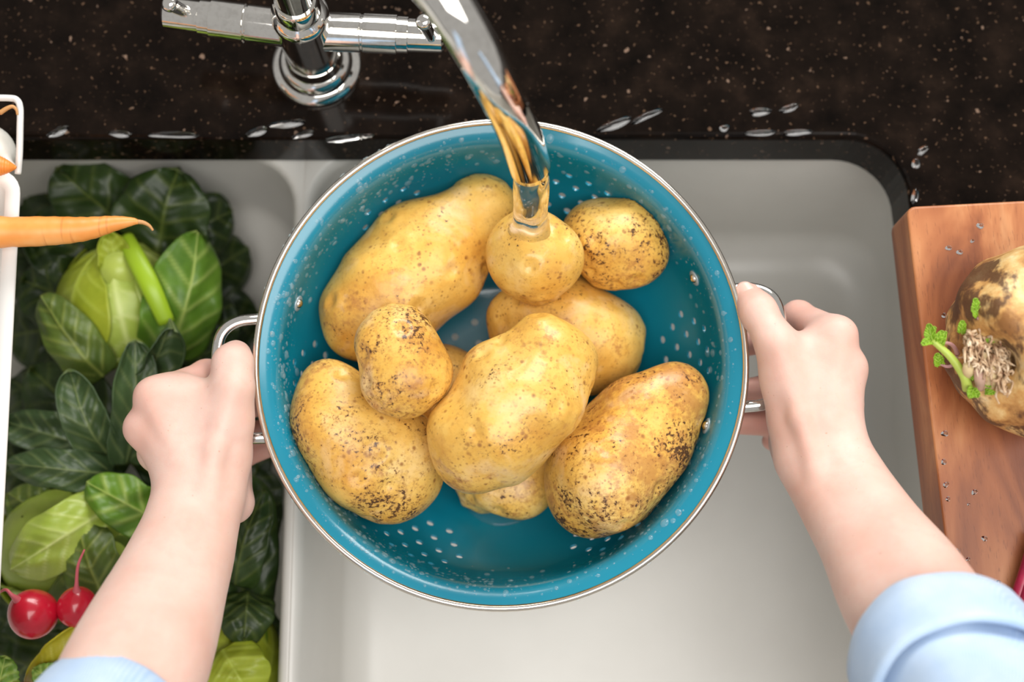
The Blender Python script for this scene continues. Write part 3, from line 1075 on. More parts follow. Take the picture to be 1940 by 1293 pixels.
def sleeve(axis_pts, r_cuff, label):
    """turned-back cuff and the sleeve it is folded from; runs up the arm and out of the picture"""
    pts = [np.array(P(*a)) for a in axis_pts]
    path = np.array(catmull(pts, 60))
    s = np.concatenate([[0], np.cumsum(np.linalg.norm(np.diff(path, axis=0), axis=1))])
    def at(u):
        return np.array([np.interp(u, s, path[:, i]) for i in range(3)])
    def frame(u):
        t = at(u+.004) - at(u-.004 if u > .004 else 0); t /= np.linalg.norm(t)
        a = np.cross(t, (0, 0, 1)); a /= np.linalg.norm(a)
        return t, a, np.cross(t, a)
    def surf(name, prof, wob, ph):
        verts = []; nv = 72
        for (u, r) in prof:
            t, a, b = frame(max(u, 0))
            c = at(max(u, 0))
            for j in range(nv):
                w = 2*math.pi*j/nv
                rr = r*(1 + wob*math.sin(2*w+ph+u*25) + wob*.6*math.sin(5*w+ph*2-u*60) + wob*.35*math.sin(9*w+u*110))
                uu = .004*math.sin(2*w+ph)
                verts.append(c + rr*(math.cos(w)*a + math.sin(w)*b) + t*uu)
        return link(name, mesh(name, verts, grid_faces(len(prof), nv, True)), DENIM, person)
    cw = .034
    prof = [(.018, r_cuff*.80), (.006, r_cuff*.86), (.001, r_cuff*.91), (0, r_cuff*.955), (.002, r_cuff*1.0), (.010, r_cuff*1.03), (.022, r_cuff*1.05), (cw-.003, r_cuff*1.07),
            (cw, r_cuff*1.065), (cw+.002, r_cuff*1.02), (cw, r_cuff*.95), (cw-.012, r_cuff*.93)]
    o = surf('cuff', prof, .016, .6); tag(o, label)
    L = s[-1]
    prof = [(.012, r_cuff*.86)] + [(u, r_cuff*(.88 + min(.9*(u-.03), .16))) for u in np.linspace(cw-.008, L-.005, 34)] + [(L-.004, r_cuff*.6), (L-.004, r_cuff*.02)]
    o = surf('sleeve', prof, .028, 1.7)
sleeve([(1765, 1212, .128), (1858, 1362, .165), (1968, 1550, .215), (2110, 1800, .285), (2250, 2120, .350)], .0430, 'turned-back pale blue denim cuff')
sleeve([(228, 1368, .124), (166, 1483, .152), (66, 1675, .205), (-60, 1950, .280), (-180, 2260, .345)], .0430, 'turned-back pale blue denim cuff')

# ------------------------------------------------------------------ leaves
def set_vein(me, vals):
    a = me.attributes.new('vein', 'FLOAT', 'POINT'); a.data.foreach_set('value', np.array(vals, np.float32))

def leaf(b, t, hw, mat, parent, rise=.01, cup=.25, roll=0, ripple=.10, veins=5, shape=.72, seed=0, name='leaf', serr=0, vw=1.0, thick=.0009, label=None):
    """b, t: base and tip (px, py, z); hw: half width in photograph pixels"""
    r_ = random.Random(seed)
    A = P(*b); T = P(*t); m = (A+T)/2
    wid = hw*M_PX((b[2]+t[2])/2, (b[1]+t[1])/2)
    d = (T-A); L = d.length; dn = d.normalized()
    view = (CAMP - m).normalized()
    side = dn.cross(view).normalized()
    up = side.cross(dn).normalized()
    if roll:
        q = Matrix.Rotation(math.radians(roll), 3, dn); side = q @ side; up = q @ up
    nu, nv = 46, 35
    verts, vein = [], []
    ph = r_.uniform(0, 6.28)
    for i in range(nu):
        u = i/(nu-1)
        c = A + d*u + up*(rise*4*u*(1-u))
        w = wid*(1-abs(2*min(1, (.03+.97*u)**shape)-1)**2.6)**.5
        w = max(w, wid*.06*(1-u))
        wl = 1 + .16*mnoise.noise(Vector((u*4, seed*5.1, 0))); wr = 1 + .16*mnoise.noise(Vector((u*4, seed*5.1, 9)))
        for j in range(nv):
            v = -1 + 2*j/(nv-1)
            av = abs(v)
            ww = (wl if v < 0 else wr)*w*(1 + (serr*abs(math.sin(u*38)) if av > .8 else 0))
            nz = mnoise.noise(Vector((u*3.1+seed*7.3, v*1.9+seed*3.1, seed*1.7)))
            rp = .22*wid*nz + ripple*wid*av**1.8*math.sin(u*9+ph+v*1.8) + .04*wid*math.sin(u*17+v*5+ph)
            # vein distance field
            mid = math.exp(-(v*w/(wid*.055*(1.25-u)))**2)
            x = (u - av*.30*w/wid)*veins
            fr = abs(x - round(x))/veins*L
            sv = math.exp(-(fr/(.0013*vw))**2)*(1-av**6)*(.75 if u > .06 else 0)
            vn = max(mid, sv*.85)
            h = cup*wid*(av**1.7) + rp + .0007*vn - .0010*(1-vn)*math.sin(min(fr/L*veins*2, 1)*math.pi)*.4
            verts.append(c + side*(v*ww*math.cos(min(.9, cup*av*.8))) + up*h)
            vein.append(min(1, vn*.85))
    me = mesh(name, verts, grid_faces(nu, nv)); set_vein(me, vein)
    o = link(name, me, mat, parent)
    md = o.modifiers.new('thickness', 'SOLIDIFY'); md.thickness = thick; md.offset = -1
    if label: tag(o, label)
    return o

def head(center, radii, pole, parent, mats, seed, n=7, spread=1.05):
    """tight cabbage head: a heart wrapped by overlapping leaves that start at the stalk"""
    c = P(*center); r_ = random.Random(seed)
    pole = Vector(pole).normalized()
    q = Vector((0, 0, 1)).rotation_difference(pole)
    rx = radii[0]*M_PX(center[2], center[1]); ry = radii[1]*M_PX(center[2], center[1])
    def sph(th, ph, s):
        return c + q @ Vector((rx*s*math.sin(th)*math.cos(ph), rx*s*math.sin(th)*math.sin(ph), ry*s*math.cos(th)))
    verts = []; nu, nv = 24, 32
    for i in range(nu):
        for j in range(nv):
            verts.append(sph(.02+(math.pi-.04)*i/(nu-1), 2*math.pi*j/nv, .95))
    me = mesh('heart', verts, grid_faces(nu, nv, True)); set_vein(me, [0]*len(verts))
    link('heart', me, mats[0], parent)
    for k in range(n):
        ph0 = 2*math.pi*k/n*1.0 + r_.uniform(-.2, .2) + seed
        sc = .97 + .075*((k*3) % n)/n
        nu, nv = 40, 31; verts, vein = [], []
        th1 = r_.uniform(1.9, 2.5); wdt = spread*r_.uniform(.8, 1.1)
        p2 = r_.uniform(0, 6.28)
        for i in range(nu):
            u = i/(nu-1)
            th = .10 + (th1-.10)*u
            hwid = wdt*(min(1, .35+u*1.6))*(math.sqrt(max(0, 1-(max(0, u-.6)/.4)**2)) if u > .6 else 1)
            for j in range(nv):
                v = -1+2*j/(nv-1); av = abs(v)
                mid = math.exp(-(v/(.085*(1.2-u)))**2)
                x = (u - av*.25)*5; fr = abs(x-round(x))/5
                sv = math.exp(-(fr/.018)**2)*(1-av**6)*(.8 if u > .1 else 0)
                vn = max(mid, sv*.8)
                s = sc*(1 + .022*mid*(1.2-u) + .010*sv + .016*math.sin(u*8+v*3+p2)*av + .06*av**5*(.4+u))
                verts.append(sph(th, ph0 + v*hwid, s)); vein.append(vn*.8)
        me = mesh('wrapper_leaf', verts, grid_faces(nu, nv)); set_vein(me, vein)
        o = link('wrapper_leaf', me, mats[(k+1) % len(mats)], parent)
        md = o.modifiers.new('thickness', 'SOLIDIFY'); md.thickness = .0009; md.offset = -1
    return c, q, ry

ZF = -.150                                     # floor of the left basin
# cabbage with its cut stalk upwards
cab1 = empty('cabbage', P(235, 575, ZF), 'green cabbage with lime ribs and dark outer leaves below the carrot', 'cabbage', 'cabbages in the left basin')
c, q, ry = head((238, 585, -.085), (116, 128), (-.10, .75, .62), cab1, [G_PALE, G_PALE, G_LIME, G_PALE], 3, n=6, spread=.95)
v, f = tube([P(227, 512, -.056), P(225, 510, -.043)], [.0105, .0110], 24)
o = link('stalk', mesh('stalk', v, f), plain('pale_stalk', (.46, .55, .10), .35), cab1); tag(o, 'pale cut stalk')
v, f = tube([P(238, 450, -.048), P(258, 490, -.039), P(286, 545, -.036), P(316, 612, -.046)], [.0052, .0062, .0062, .0052], 14, n=24, flat=.6)
o = link('rib', mesh('rib', v, f), plain('lime_rib', (.33, .50, .02), .38), cab1); tag(o, 'thick lime green leaf rib')
leaf((226, 520, -.058), (205, 440, -.045), 34, G_LIME, cab1, .010, .5, 0, .12, seed=31)
leaf((300, 480, -.075), (338, 318, -.045), 92, G_DARK, cab1, .012, .10, -10, .10, seed=1)
leaf((265, 470, -.080), (108, 322, -.060), 78, G_DARK, cab1, .010, .15, 10, .14, seed=2)
leaf((290, 470, -.090), (440, 400, -.095), 70, G_DARK, cab1, .010, -.15, 0, .12, seed=21)
leaf((215, 500, -.090), (52, 430, -.075), 80, G_DARK, cab1, .012, .2, 0, .12, seed=3)
leaf((190, 590, -.090), (40, 530, -.080), 74, G_DARK, cab1, .010, .1, 0, .14, seed=22)
leaf((318, 680, -.070), (375, 440, -.045), 74, G_BRIGHT, cab1, .014, -.30, 12, .14, seed=4, veins=5, vw=1.4)
leaf((195, 715, -.060), (78, 560, -.045), 52, G_OLIVE, cab1, .012, -.30, -12, .06, seed=5)
leaf((268, 735, -.055), (322, 606, -.022), 46, G_GREY, cab1, .004, .75, 25, .05, seed=6, veins=4)
leaf((370, 700, -.090), (420, 560, -.080), 60, G_DARK, cab1, .006, -.2, 0, .1, seed=23)

cab2 = empty('cabbage', P(120, 1040, ZF), 'pale green cabbage above the two radishes', 'cabbage', 'cabbages in the left basin')
head((120, 1045, -.085), (122, 130), (.30, -.35, -.6), cab2, [G_PALE, G_LIME, G_OLIVE], 5, n=7, spread=1.0)
leaf((212, 960, -.045), (20, 1080, -.038), 66, G_PALE, cab2, .014, -.35, 0, .08, seed=7, vw=.8)
leaf((200, 1135, -.048), (150, 985, -.040), 60, G_OLIVE, cab2, .012, -.3, -15, .08, seed=8, vw=.8)
leaf((305, 990, -.055), (165, 915, -.035), 52, G_BRIGHT, cab2, .012, -.15, 0, .14, seed=9, vw=1.5, veins=4)
leaf((240, 880, -.055), (255, 645, -.028), 48, G_GREY, cab2, .010, .25, 15, .12, seed=10)
leaf((205, 865, -.055), (132, 700, -.030), 46, G_GREY, cab2, .012, .35, -15, .10, seed=11)
leaf((215, 900, -.052), (10, 878, -.038), 40, G_GREY, cab2, .010, -.25, 0, .06, seed=12)
leaf((180, 850, -.075), (12, 800, -.070), 44, G_GREY, cab2, .008, .1, 0, .1, seed=13)
leaf((120, 1000, -.080), (15, 935, -.070), 52, G_OLIVE, cab2, .008, -.2, 0, .1, seed=14)
leaf((250, 880, -.085), (60, 700, -.095), 80, G_DARK, cab2, .008, .1, 0, .1, seed=15)
leaf((250, 880, -.085), (420, 780, -.090), 80, G_DARK, cab2, .008, .1, 0, .1, seed=16)
leaf((180, 1000, -.095), (330, 960, -.080), 60, G_DARK, cab2, .008, .1, 0, .1, seed=17)

cab3 = empty('cabbage', P(440, 1180, ZF), 'dark leaved cabbage beside the sink divider, mostly hidden by the left arm', 'cabbage', 'cabbages in the left basin')
head((425, 1250, -.090), (105, 120), (.2, -.6, .4), cab3, [G_LIME, G_BRIGHT, G_LIME], 8, n=6, spread=1.0)
leaf((455, 1170, -.070), (475, 900, -.060), 66, G_DARK, cab3, .010, -.2, 0, .08, seed=18)
leaf((470, 1120, -.060), (462, 1215, -.045), 56, G_DARK, cab3, .010, -.35, 0, .08, seed=19)
leaf((445, 1110, -.055), (500, 930, -.045), 46, G_DARK, cab3, .010, -.2, -15, .08, seed=20)
leaf((420, 1230, -.045), (480, 1330, -.045), 62, G_LIME, cab3, .010, -.2, 0, .12, seed=24)

# dark leaves added low in the pile, standing in for shade in the gaps
for k, (bx0, by0, tx, ty, w, cab, mt, z) in enumerate([
        (210, 470, 60, 345, 80, cab1, G_DARK, -.110), (230, 430, 215, 300, 85, cab1, G_DARK, -.105), (300, 470, 420, 360, 75, cab1, G_DARK, -.108), (300, 560, 470, 470, 80, cab1, G_DARK, -.112),
        (290, 620, 490, 600, 85, cab1, G_DARK, -.110), (130, 560, 20, 400, 80, cab1, G_DARK, -.115), (150, 620, 10, 640, 80, cab1, G_DARK, -.112), (300, 680, 440, 740, 85, cab1, G_DARK, -.112),
        (180, 830, 20, 720, 80, cab2, G_DARK, -.110), (160, 900, -20, 900, 85, cab2, G_DARK, -.112), (260, 780, 400, 880, 90, cab2, G_DARK, -.105), (150, 1100, -10, 1200, 80, cab2, G_DARK, -.100),
        (200, 1130, 110, 1270, 80, cab2, G_DARK, -.095), (250, 1000, 330, 1120, 80, cab2, G_DARK, -.100), (120, 1200, -10, 1330, 90, cab2, G_DARK, -.090), (420, 1100, 500, 1010, 70, cab3, G_DARK, -.100), (430, 1150, 500, 1260, 70, cab3, G_DARK, -.095),
        (430, 1050, 490, 880, 80, cab3, G_DARK, -.105), (400, 1000, 470, 780, 80, cab3, G_DARK, -.110)]):
    leaf((bx0, by0, z), (tx, ty, z-.006), w, mt, cab, .010, -.12, random.uniform(-8, 8), .12, seed=60+k)

# ------------------------------------------------------------------ radishes
def radish(c, r, root, label, seed):
    C_ = P(*c); rr = r*M_PX(c[2], c[1])
    e = empty('radish', C_ - Vector((0, 0, rr)), label, 'radish', 'radishes in the left basin')
    rp = [P(*p) for p in root]
    d = (rp[0] - C_).normalized()
    prof = []
    for i in range(25):
        th = math.pi*i/24
        k = 1 + .05*math.sin(th*2)
        z = -rr*math.cos(th)*1.02; rad = max(.0004, rr*math.sin(th)*k)
        if i > 20: z += rr*.06*(i-20)/4
        prof.append((rad, z))
    v, f = lathe(prof, C_, d, 40)
    m, nt, b = new_mat('radish_skin'); vv = coords(nt, 'Object', seed)
    nt.links.new(ramp(nt, noise(nt, vv, 40, 4, .6), [(.3, (.42, .004, .018)), (.7, (.60, .010, .035))]), b.inputs['Base Color'])
    b.inputs['Roughness'].default_value = .25; b.inputs['Coat Weight'].default_value = .4
    link('bulb', mesh('bulb', v, f), m, e)
    rp = [C_ + d*rr*.97] + rp
    v, f = tube(rp, list(np.interp(np.linspace(0, 1, len(rp)), [0, .25, 1], [.0026, .0013, .0005])), 12, n=24)
    o = link('root', mesh('root', v, f), plain('radish_root', (.62, .12, .15), .4), e); tag(o, 'thin pink root')
    return e
radish((62, 1163, -.012), 47, [(22, 1128, .004), (10, 1118, .004), (-8, 1128, -.002)], 'larger red radish at the left edge with its root curling left', 1)
radish((147, 1150, -.014), 39, [(145, 1108, -.002), (148, 1072, .004), (160, 1042, .008)], 'smaller red radish with upright pink root beside the left forearm', 2)
radish((45, 1345, -.020), 50, [(30, 1400, -.02), (10, 1440, -.02)], 'dark red radish cut off by the lower left corner', 3)
lv = empty('radish_leaf', P(110, 1240, -.045), 'yellow withered radish leaf below the smaller radish', 'leaf')
leaf((75, 1300, -.040), (165, 1175, -.018), 42, G_YELLOW, lv, .008, .3, 10, .12, seed=41, vw=.7, name='blade')
lv = empty('radish_leaf', P(15, 1290, -.03), 'bright green serrated leaf in the lower left corner', 'leaf')
leaf((-10, 1330, -.022), (10, 1245, -.012), 34, G_BRIGHT, lv, .006, .1, 0, .10, seed=42, serr=.14, name='blade')
lv = empty('radish_leaf', P(90, 1275, -.03), 'bright green serrated leaf tucked under the left sleeve', 'leaf')
leaf((120, 1300, -.026), (64, 1268, -.018), 26, G_BRIGHT, lv, .006, .1, 0, .10, seed=43, serr=.14, name='blade')

# ------------------------------------------------------------------ tray with carrots at the left
WHITE = plain('white_enamel', (.78, .77, .74), .32, 0, .3)
tz = .050
tray = empty('tray', P(-150, 650, .0), 'white metal tray with wire handle at the left edge', 'tray')
def tray_mesh():
    # right side runs from a to b at rim height
    a = P(40, 322, tz); b = P(-14, 1330, tz)
    W = .22
    A2 = a + Vector((-W, 0, 0)); B2 = b + Vector((-W, 0, 0))
    base = [a, b, B2, A2]
    cen = (a+b+A2+B2)/4
    def ring(off, z):
        pts = []
        for p, sx, sy in ((b, 1, -1), (a, 1, 1), (A2, -1, 1), (B2, -1, -1)):
            r = max(.014 + off, .004); ins = r - off
            c = Vector((p.x - sx*ins, p.y - sy*ins, z))
            a0 = {(1, -1): -math.pi/2, (1, 1): 0, (-1, 1): math.pi/2, (-1, -1): math.pi}[(sx, sy)]
            for i in range(7):
                w = a0 + math.pi/2*i/6
                pts.append((c.x + r*math.cos(w), c.y + r*math.sin(w), z))
        return pts
    loops = [ring(-.030, .0015), ring(-.024, .004), ring(-.0055, tz-.002), ring(0, tz-.002), ring(.0003, tz-.0005), ring(-.0005, tz+.0005), ring(-.0075, tz+.0005), ring(-.0085, tz-.001), ring(-.0115, tz-.010), ring(-.024, .007), ring(-.030, .0035)]
    nv = len(loops[0]); verts = [p for l in loops for p in l]
    faces = grid_faces(len(loops), nv, True)
    faces.append(tuple(range(nv-1, -1, -1))); faces.append(tuple(range((len(loops)-1)*nv, len(loops)*nv)))
    return mesh('pan', verts, faces)
link('pan', tray_mesh(), WHITE, tray)
hp = [P(34, 330, tz-.002), P(37, 290, tz+.002), P(38, 240, tz+.006), P(38, 205, tz+.007), P(32, 190, tz+.007), P(16, 186, tz+.007), P(-40, 186, tz+.007), P(-150, 186, tz+.007), P(-200, 190, tz+.007), P(-210, 240, tz+.006), P(-210, 330, tz-.002)]
v, f = tube(hp, [.0019]*len(hp), 12, n=90)
o = link('wire_handle', mesh('wire_handle', v, f), WHITE, tray)

def carrot(pts, radii, label, seed, tail=None):
    p = [P(*q) for q in pts]
    e = empty('carrot', p[len(p)//2] - Vector((0, 0, radii[len(p)//2]*M_PX(pts[0][2]))), label, 'carrot', 'carrots in the tray')
    rr = [r*M_PX(q[2], q[1]) for r, q in zip(radii, pts)]
    v, f = tube(p, rr, 28, n=60)
    v = np.array(v)
    rs_ = random.Random(seed)
    for i in range(60):
        k = 1 + .018*math.sin(i*1.9+seed) + .012*rs_.uniform(-1, 1)
        c = v[i*28:(i+1)*28].mean(0); v[i*28:(i+1)*28] = c + (v[i*28:(i+1)*28]-c)*k
    m, nt, b = new_mat('carrot_skin'); vv = coords(nt, 'Object', seed, (1, 1, 1))
    v2 = coords(nt, 'Object', seed, (160, 6, 6))
    c = ramp(nt, noise(nt, vv, 22, 4, .6), [(.3, (.80, .22, .025)), (.55, (.86, .34, .075)), (.75, (.88, .44, .15))])
    c = mix(nt, mix(nt, ramp(nt, noise(nt, v2, 3, 2), [(.62, 0.0), (.68, 1.0)]), 0.0, .35), c, (.50, .14, .02))
    nt.links.new(c, b.inputs['Base Color']); b.inputs['Roughness'].default_value = .42
    link('root', mesh('root', v, f), m, e)
    if tail:
        t = [P(*q) for q in tail]
        v, f = tube(t, list(np.linspace(.0014, .0006, len(t))), 10, n=20)
        o = link('root_tail', mesh('root_tail', v, f), plain('carrot_tail', (.58, .29, .10), .5), e); tag(o, 'thin brown root tail')
carrot([(-190, 430, .066), (-100, 438, .066), (0, 440, .064), (90, 438, .062), (160, 434, .060), (215, 424, .058), (250, 420, .057), (262, 421, .057)], [44, 40, 30, 28, 23, 15, 8, 4],
       'long orange carrot reaching across the tray rim over the cabbage', 1, [(258, 420, .057), (272, 422, .056), (283, 428, .055), (290, 437, .054)])
carrot([(-160, 300, .062), (-60, 308, .062), (-10, 314, .062), (12, 316, .061), (26, 317, .060), (31, 317, .060)], [40, 32, 22, 14, 6, 2],
       'orange carrot whose tip touches the top corner of the tray', 2)
carrot([(-190, 250, .05), (-80, 236, .05), (-30, 226, .055), (-8, 217, .06), (2, 213, .061)], [34, 26, 14, 5, 3],
       'orange carrot showing only its thin tail inside the wire handle', 3, [(0, 214, .061), (14, 205, .062), (24, 202, .062), (31, 208, .061), (33, 218, .060)])
def bulb():
    c = P(-22, 292, .040); d = (P(30, 315, .050) - c).normalized()
    prof = [(.001, -.020), (.008, -.0185), (.0145, -.011), (.0165, -.002), (.0145, .006), (.0095, .0125), (.0045, .0165), (.0022, .020), (.0008, .024)]
    pr = [tuple(p[:2]) for p in catmull([(a, b, 0) for a, b in prof], 30)]
    v, f = lathe(pr, c, d, 32)
    m, nt, b = new_mat('white_bulb_skin'); vv = coords(nt)
    nt.links.new(ramp(nt, noise(nt, vv, 60, 3), [(.3, (.72, .70, .63)), (.7, (.84, .82, .76))]), b.inputs['Base Color'])
    b.inputs['Roughness'].default_value = .35
    o = link('bulb', mesh('bulb', v, f), m)
    rebase(o, c); tag(o, 'smooth white bulb behind the carrot tip in the tray', 'vegetable')
bulb()

# ------------------------------------------------------------------ celeriac on the board
def celeriac():
    R = .048
    cen = P(1984, 642, BOARD + .046)
    e = empty('celeriac', (cen.x, cen.y, BOARD), 'knobbly brown celeriac root with small green shoots on the chopping board', 'celeriac')
    fl = Field(np.array(cen)-.075, np.array(cen)+.075, .0020)
    fl.cone(cen, P(2005, 625, BOARD+.047), .045, .044)
    fl.ball(P(1952, 712, BOARD+.035), .030, .02)
    fl.ball(P(1928, 595, BOARD+.040), .030, .02)
    fl.ball(P(1896, 640, BOARD+.045), .022, .02)
    crown = P(1858, 678, BOARD+.062)
    dr = (crown - cen).normalized()
    fl.dent(P(1868, 690, BOARD+.068), .014, .012)
    v, f = fl.extract(2)
    c = v.mean(0)
    nrm = (v - c)/np.linalg.norm(v-c, axis=1)[:, None]
    rs_ = np.random.default_rng(5)
    disp = np.zeros(len(v))
    for _ in range(10):
        d = rs_.normal(size=3); d /= np.linalg.norm(d); disp += .0007*np.sin((v-c).dot(d)*rs_.uniform(120, 330)+rs_.uniform(0, 6))
    v = v + nrm*disp[:, None]
    me = mesh('root', v, f)
    bm = bmesh.new(); bm.from_mesh(me); bmesh.ops.recalc_face_normals(bm, faces=bm.faces); bm.to_mesh(me); bm.free()
    m, nt, b = new_mat('celeriac_skin'); vv = coords(nt, 'Object', 4)
    c1 = ramp(nt, noise(nt, vv, 40, 5, .65), [(.36, (.30, .13, .035)), (.47, (.58, .31, .095)), (.55, (.70, .46, .18)), (.66, (.80, .62, .34))])
    v3 = coords(nt, 'Object', 9, (40, 18, 40))
    dm = ramp(nt, mix(nt, .5, noise(nt, v3, 2.2, 4, .65), noise(nt, vv, 34, 3, .6)), [(.50, 0.0), (.55, 1.0)])
    c1 = mix(nt, mix(nt, dm, 0.0, .9), c1, (.09, .035, .013))
    nt.links.new(c1, b.inputs['Base Color']); b.inputs['Roughness'].default_value = .6
    bump(nt, b, noise(nt, vv, 90, 4, .65), .5, .002)
    link('root', me, m, e)
    # crown: dry fibres round pale leaf bases
    fv, ff = [], []
    r_ = random.Random(3)
    def add(v, f):
        b0 = len(fv); fv.extend(v); ff.extend([tuple(i+b0 for i in q) for q in f])
    for i in range(420):
        px = 1826 + r_.random()*82; py = 640 + (px-1826)*.95*r_.uniform(.1, 1.1) + r_.uniform(-20, 34)
        z = BOARD + .060 + r_.uniform(-.006, .006)
        a = P(px, py, z)
        ang = r_.gauss(-.9, .5); L = r_.uniform(10, 34)
        bb = P(px+L*math.cos(ang)*.6, py-L*math.sin(ang), z+r_.uniform(-.002, .005))
        mid = (a+bb)/2 + Vector((r_.uniform(-.002, .002), r_.uniform(-.002, .002), r_.uniform(0, .004)))
        add(*tube([a, mid, bb], [.0009, .0007, .0003], 5, n=6))
    o = link('fibres', mesh('fibres', fv, ff), None, e)
    m, nt, b = new_mat('dry_fibre'); vv = coords(nt)
    nt.links.new(ramp(nt, noise(nt, vv, 170, 3), [(.3, (.26, .12, .06)), (.48, (.62, .43, .26)), (.66, (.82, .68, .50))]), b.inputs['Base Color']); b.inputs['Roughness'].default_value = .8
    o.data.materials.append(m); tag(o, 'dry brown fibres of the crown', kind='stuff')
    pale = plain('leaf_base', (.70, .55, .30), .6); mauve = plain('mauve_leaf_base', (.55, .36, .28), .6)
    for k, (x0, y0, x1, y1, rad, mt) in enumerate([(1838, 690, 1850, 650, 11, pale), (1856, 720, 1862, 668, 12, pale), (1872, 740, 1878, 690, 11, pale), (1858, 735, 1850, 700, 9, mauve), (1836, 712, 1830, 690, 10, pale)]):
        a = P(x0, y0, BOARD+.052); bb = P(x1, y1, BOARD+.064)
        v, f = tube([a, (a+bb)/2 + Vector((0, 0, .002)), bb], [rad*.00033*.8, rad*.00033, rad*.00033*.45], 12, n=14)
        o = link('leaf_base', mesh('leaf_base', v, f), mt, e)
    green = plain('shoot_green', (.44, .56, .09), .45); mauve2 = plain('shoot_mauve', (.50, .26, .25), .45)
    LG = leaf_mat('shoot_leaf', (.17, .34, .015), (.32, .52, .03), (.45, .62, .10), .45)
    def shoot(pts, rad, mt, leaves):
        p = [P(*q) for q in pts]
        v, f = tube(p, list(np.linspace(rad, rad*.55, len(p))), 12, n=26)
        o = link('shoot', mesh('shoot', v, f), mt, e)
        for (x, y, dx, dy, w) in leaves:
            z = pts[-1][2]
            leaf((x, y, z), (x+dx, y+dy, z+.002), w, LG, o, .0012, .35, random.uniform(-25, 25), .12, veins=3, seed=int(x+y), name='leaflet', serr=.25, vw=.25, thick=.0004)
    zb = BOARD+.050
    shoot([(1834, 738, zb), (1826, 712, zb+.004), (1800, 676, zb+.007), (1766, 645, zb+.008)], .0029, green,
          [(1768, 648, -8, -34, 9), (1764, 646, -18, 8, 7), (1772, 650, 14, -22, 7), (1760, 630, 12, -10, 6), (1782, 655, 10, -26, 6)])
    shoot([(1815, 672, zb), (1805, 655, zb+.004), (1790, 650, zb+.006), (1776, 655, zb+.006)], .0012, mauve2, [(1778, 654, 12, -8, 5)])
    shoot([(1812, 676, zb), (1808, 690, zb), (1795, 695, zb-.002), (1780, 690, zb-.004)], .0011, mauve2, [(1781, 694, -6, -24, 8), (1776, 690, 2, -16, 6)])
    shoot([(1872, 646, zb+.008), (1866, 625, zb+.014), (1858, 608, zb+.017), (1853, 600, zb+.018)], .0021, mauve2,
          [(1853, 602, -6, -36, 8), (1852, 590, 10, -12, 5), (1849, 590, -7, -10, 5)])
    shoot([(1875, 652, zb+.010), (1877, 646, zb+.012), (1880, 640, zb+.013)], .0012, green, [(1878, 648, 8, -22, 6), (1874, 648, -4, -10, 5)])
    shoot([(1824, 632, zb+.004), (1823, 626, zb+.006), (1822, 620, zb+.007)], .0010, green, [(1822, 632, 2, -24, 7)])
    for (x, y, dx, dy, w) in [(1842, 742, 10, 6, 8), (1845, 735, -6, 14, 8), (1872, 728, -4, -16, 7), (1868, 722, 8, 8, 7), (1866, 742, 14, 2, 5), (1838, 716, 8, -6, 6)]:
        leaf((x, y, zb+.006), (x+dx*1.4, y+dy*1.4, zb+.010), w, LG, e, .001, .3, 0, .12, veins=3, seed=int(x*y), name='leaflet', serr=.25, vw=.25, thick=.0004)
celeriac()

# beet stalks at the right edge of the board
beet = empty('beet_stalks', P(1945, 1150, BOARD), 'crimson beet stalks on the board at the right edge', 'vegetable')
BEETM, nt_, b_ = new_mat('beet_stalk')
vv_ = coords(nt_, 'Object', 2, (1, 1, 1))
nt_.links.new(ramp(nt_, noise(nt_, vv_, 120, 3), [(.3, (.20, .005, .03)), (.7, (.42, .02, .07))]), b_.inputs['Base Color']); b_.inputs['Roughness'].default_value = .35
for pts, r in (([(1919, 1165, .006), (1928, 1130, .007), (1942, 1085, .008), (1965, 1010, .009)], .0034), ([(1932, 1180, .007), (1944, 1135, .009), (1962, 1080, .010), (1990, 1010, .011)], .0040), ([(1950, 1190, .006), (1968, 1120, .007), (1995, 1040, .008)], .0036), ([(1922, 1164, .0045), (1900, 1260, .005), (1890, 1330, .005)], .0032)):
    v, f = tube([P(x, y, BOARD+z) for x, y, z in pts], [r*.85]*1 + [r]*(len(pts)-1), 14, n=24)
    link('stalk', mesh('stalk', v, f), BEETM, beet)

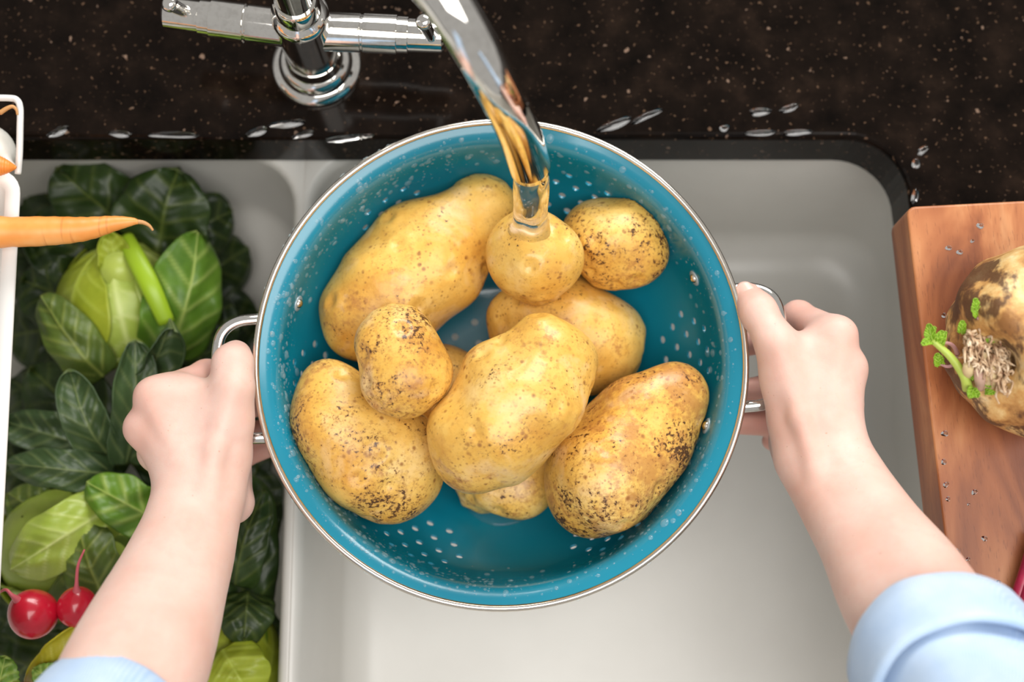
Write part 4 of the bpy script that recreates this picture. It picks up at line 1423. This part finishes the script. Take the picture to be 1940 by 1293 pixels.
# ------------------------------------------------------------------ loose water
def drop(px, py, z, rx, ry, rot, hgt, name, label, cat, group=None, seed=0):
    c = P(px, py, z); s = M_PX(z, py)
    r_ = random.Random(seed); ph = r_.uniform(0, 6.28)
    nu, nv = 7, 24; verts = []
    for i in range(nu):
        u = i/(nu-1)
        for j in range(nv):
            w = 2*math.pi*j/nv
            k = 1 + .12*math.sin(2*w+ph) + .08*math.sin(3*w+ph*2)
            x = rx*s*u*k*math.cos(w); y = ry*s*u*k*math.sin(w)
            a = math.radians(rot)
            verts.append((x*math.cos(a)-y*math.sin(a), x*math.sin(a)+y*math.cos(a), hgt*math.sqrt(max(0, 1-u**2.6))))
    faces = grid_faces(nu, nv, True); faces.append(tuple(range((nu-1)*nv, nu*nv)))
    me = mesh(name, verts, faces)
    bm = bmesh.new(); bm.from_mesh(me); bmesh.ops.remove_doubles(bm, verts=bm.verts, dist=1e-7); bmesh.ops.recalc_face_normals(bm, faces=bm.faces); bm.to_mesh(me); bm.free()
    o = link(name, me, WATER)
    o.location = c + Vector((0, 0, .0001))
    tag(o, label, cat, group)
for i, (x, y, r) in enumerate([(1788, 876, 6), (1792, 919, 6), (1796, 946, 5), (1846, 933, 6), (1835, 956, 3), (1865, 1021, 6), (1813, 1047, 7), (1834, 1060, 4), (1891, 1104, 5), (1790, 822, 7), (1857, 428, 7), (1797, 470, 6), (1818, 478, 6), (1842, 457, 4), (1914, 800, 5), (1788, 598, 5)]):
    drop(x, y, BOARD, r, r*.85, 30, r*.00009, 'water_drop', 'small clear water drop beaded on the wooden chopping board', 'water drop', 'water drops on the chopping board', i)
for i, (x, y, rx, ry, rot, lab) in enumerate([
        (1165, 236, 34, 9, 25, 'curved streak of water on the worktop right of the spout'),
        (1225, 220, 30, 7, 25, 'slanting streak of water beyond the longest one right of the spout'),
        (1372, 243, 9, 7, 0, 'round bead of water on the worktop edge'),
        (1440, 212, 22, 8, 10, 'small splash of water set back from the worktop edge'),
        (1440, 252, 32, 6, 0, 'flat streak of water along the worktop edge, nearer the spout'),
        (1510, 251, 26, 7, 0, 'flat streak of water along the worktop edge before the rounded corner'),
        (1495, 205, 20, 7, 15, 'faint splash of water above the flat streaks'),
        (1735, 310, 10, 8, 60, 'water bead beside the rounded corner of the cut-out'),
        (1733, 372, 16, 6, 80, 'narrow run of water beside the cut-out above the board'),
        (1748, 285, 12, 7, 40, 'small splash of water at the outer side of the rounded corner'),
        (330, 256, 44, 7, 0, 'long flat streak of water on the worktop edge left of the tap'),
        (228, 254, 22, 7, 0, 'short flat streak of water on the worktop edge near the tray'),
        (110, 250, 22, 8, 20, 'pair-shaped splash of water on the worktop next to the tray'),
        (487, 250, 20, 9, 25, 'splash of water on the worktop just left below the tap base'),
        (545, 235, 34, 8, 10, 'wide splash of water in front of the tap base'),
        (575, 255, 20, 7, 20, 'small splash of water on the edge in front of the tap'),
        (660, 262, 44, 7, 5, 'streak of water on the worktop edge behind the colander')]):
    drop(x, y, TOP, rx, ry, rot, .0011, 'water_splash', lab, 'water', 'splashes on the worktop', 50+i)
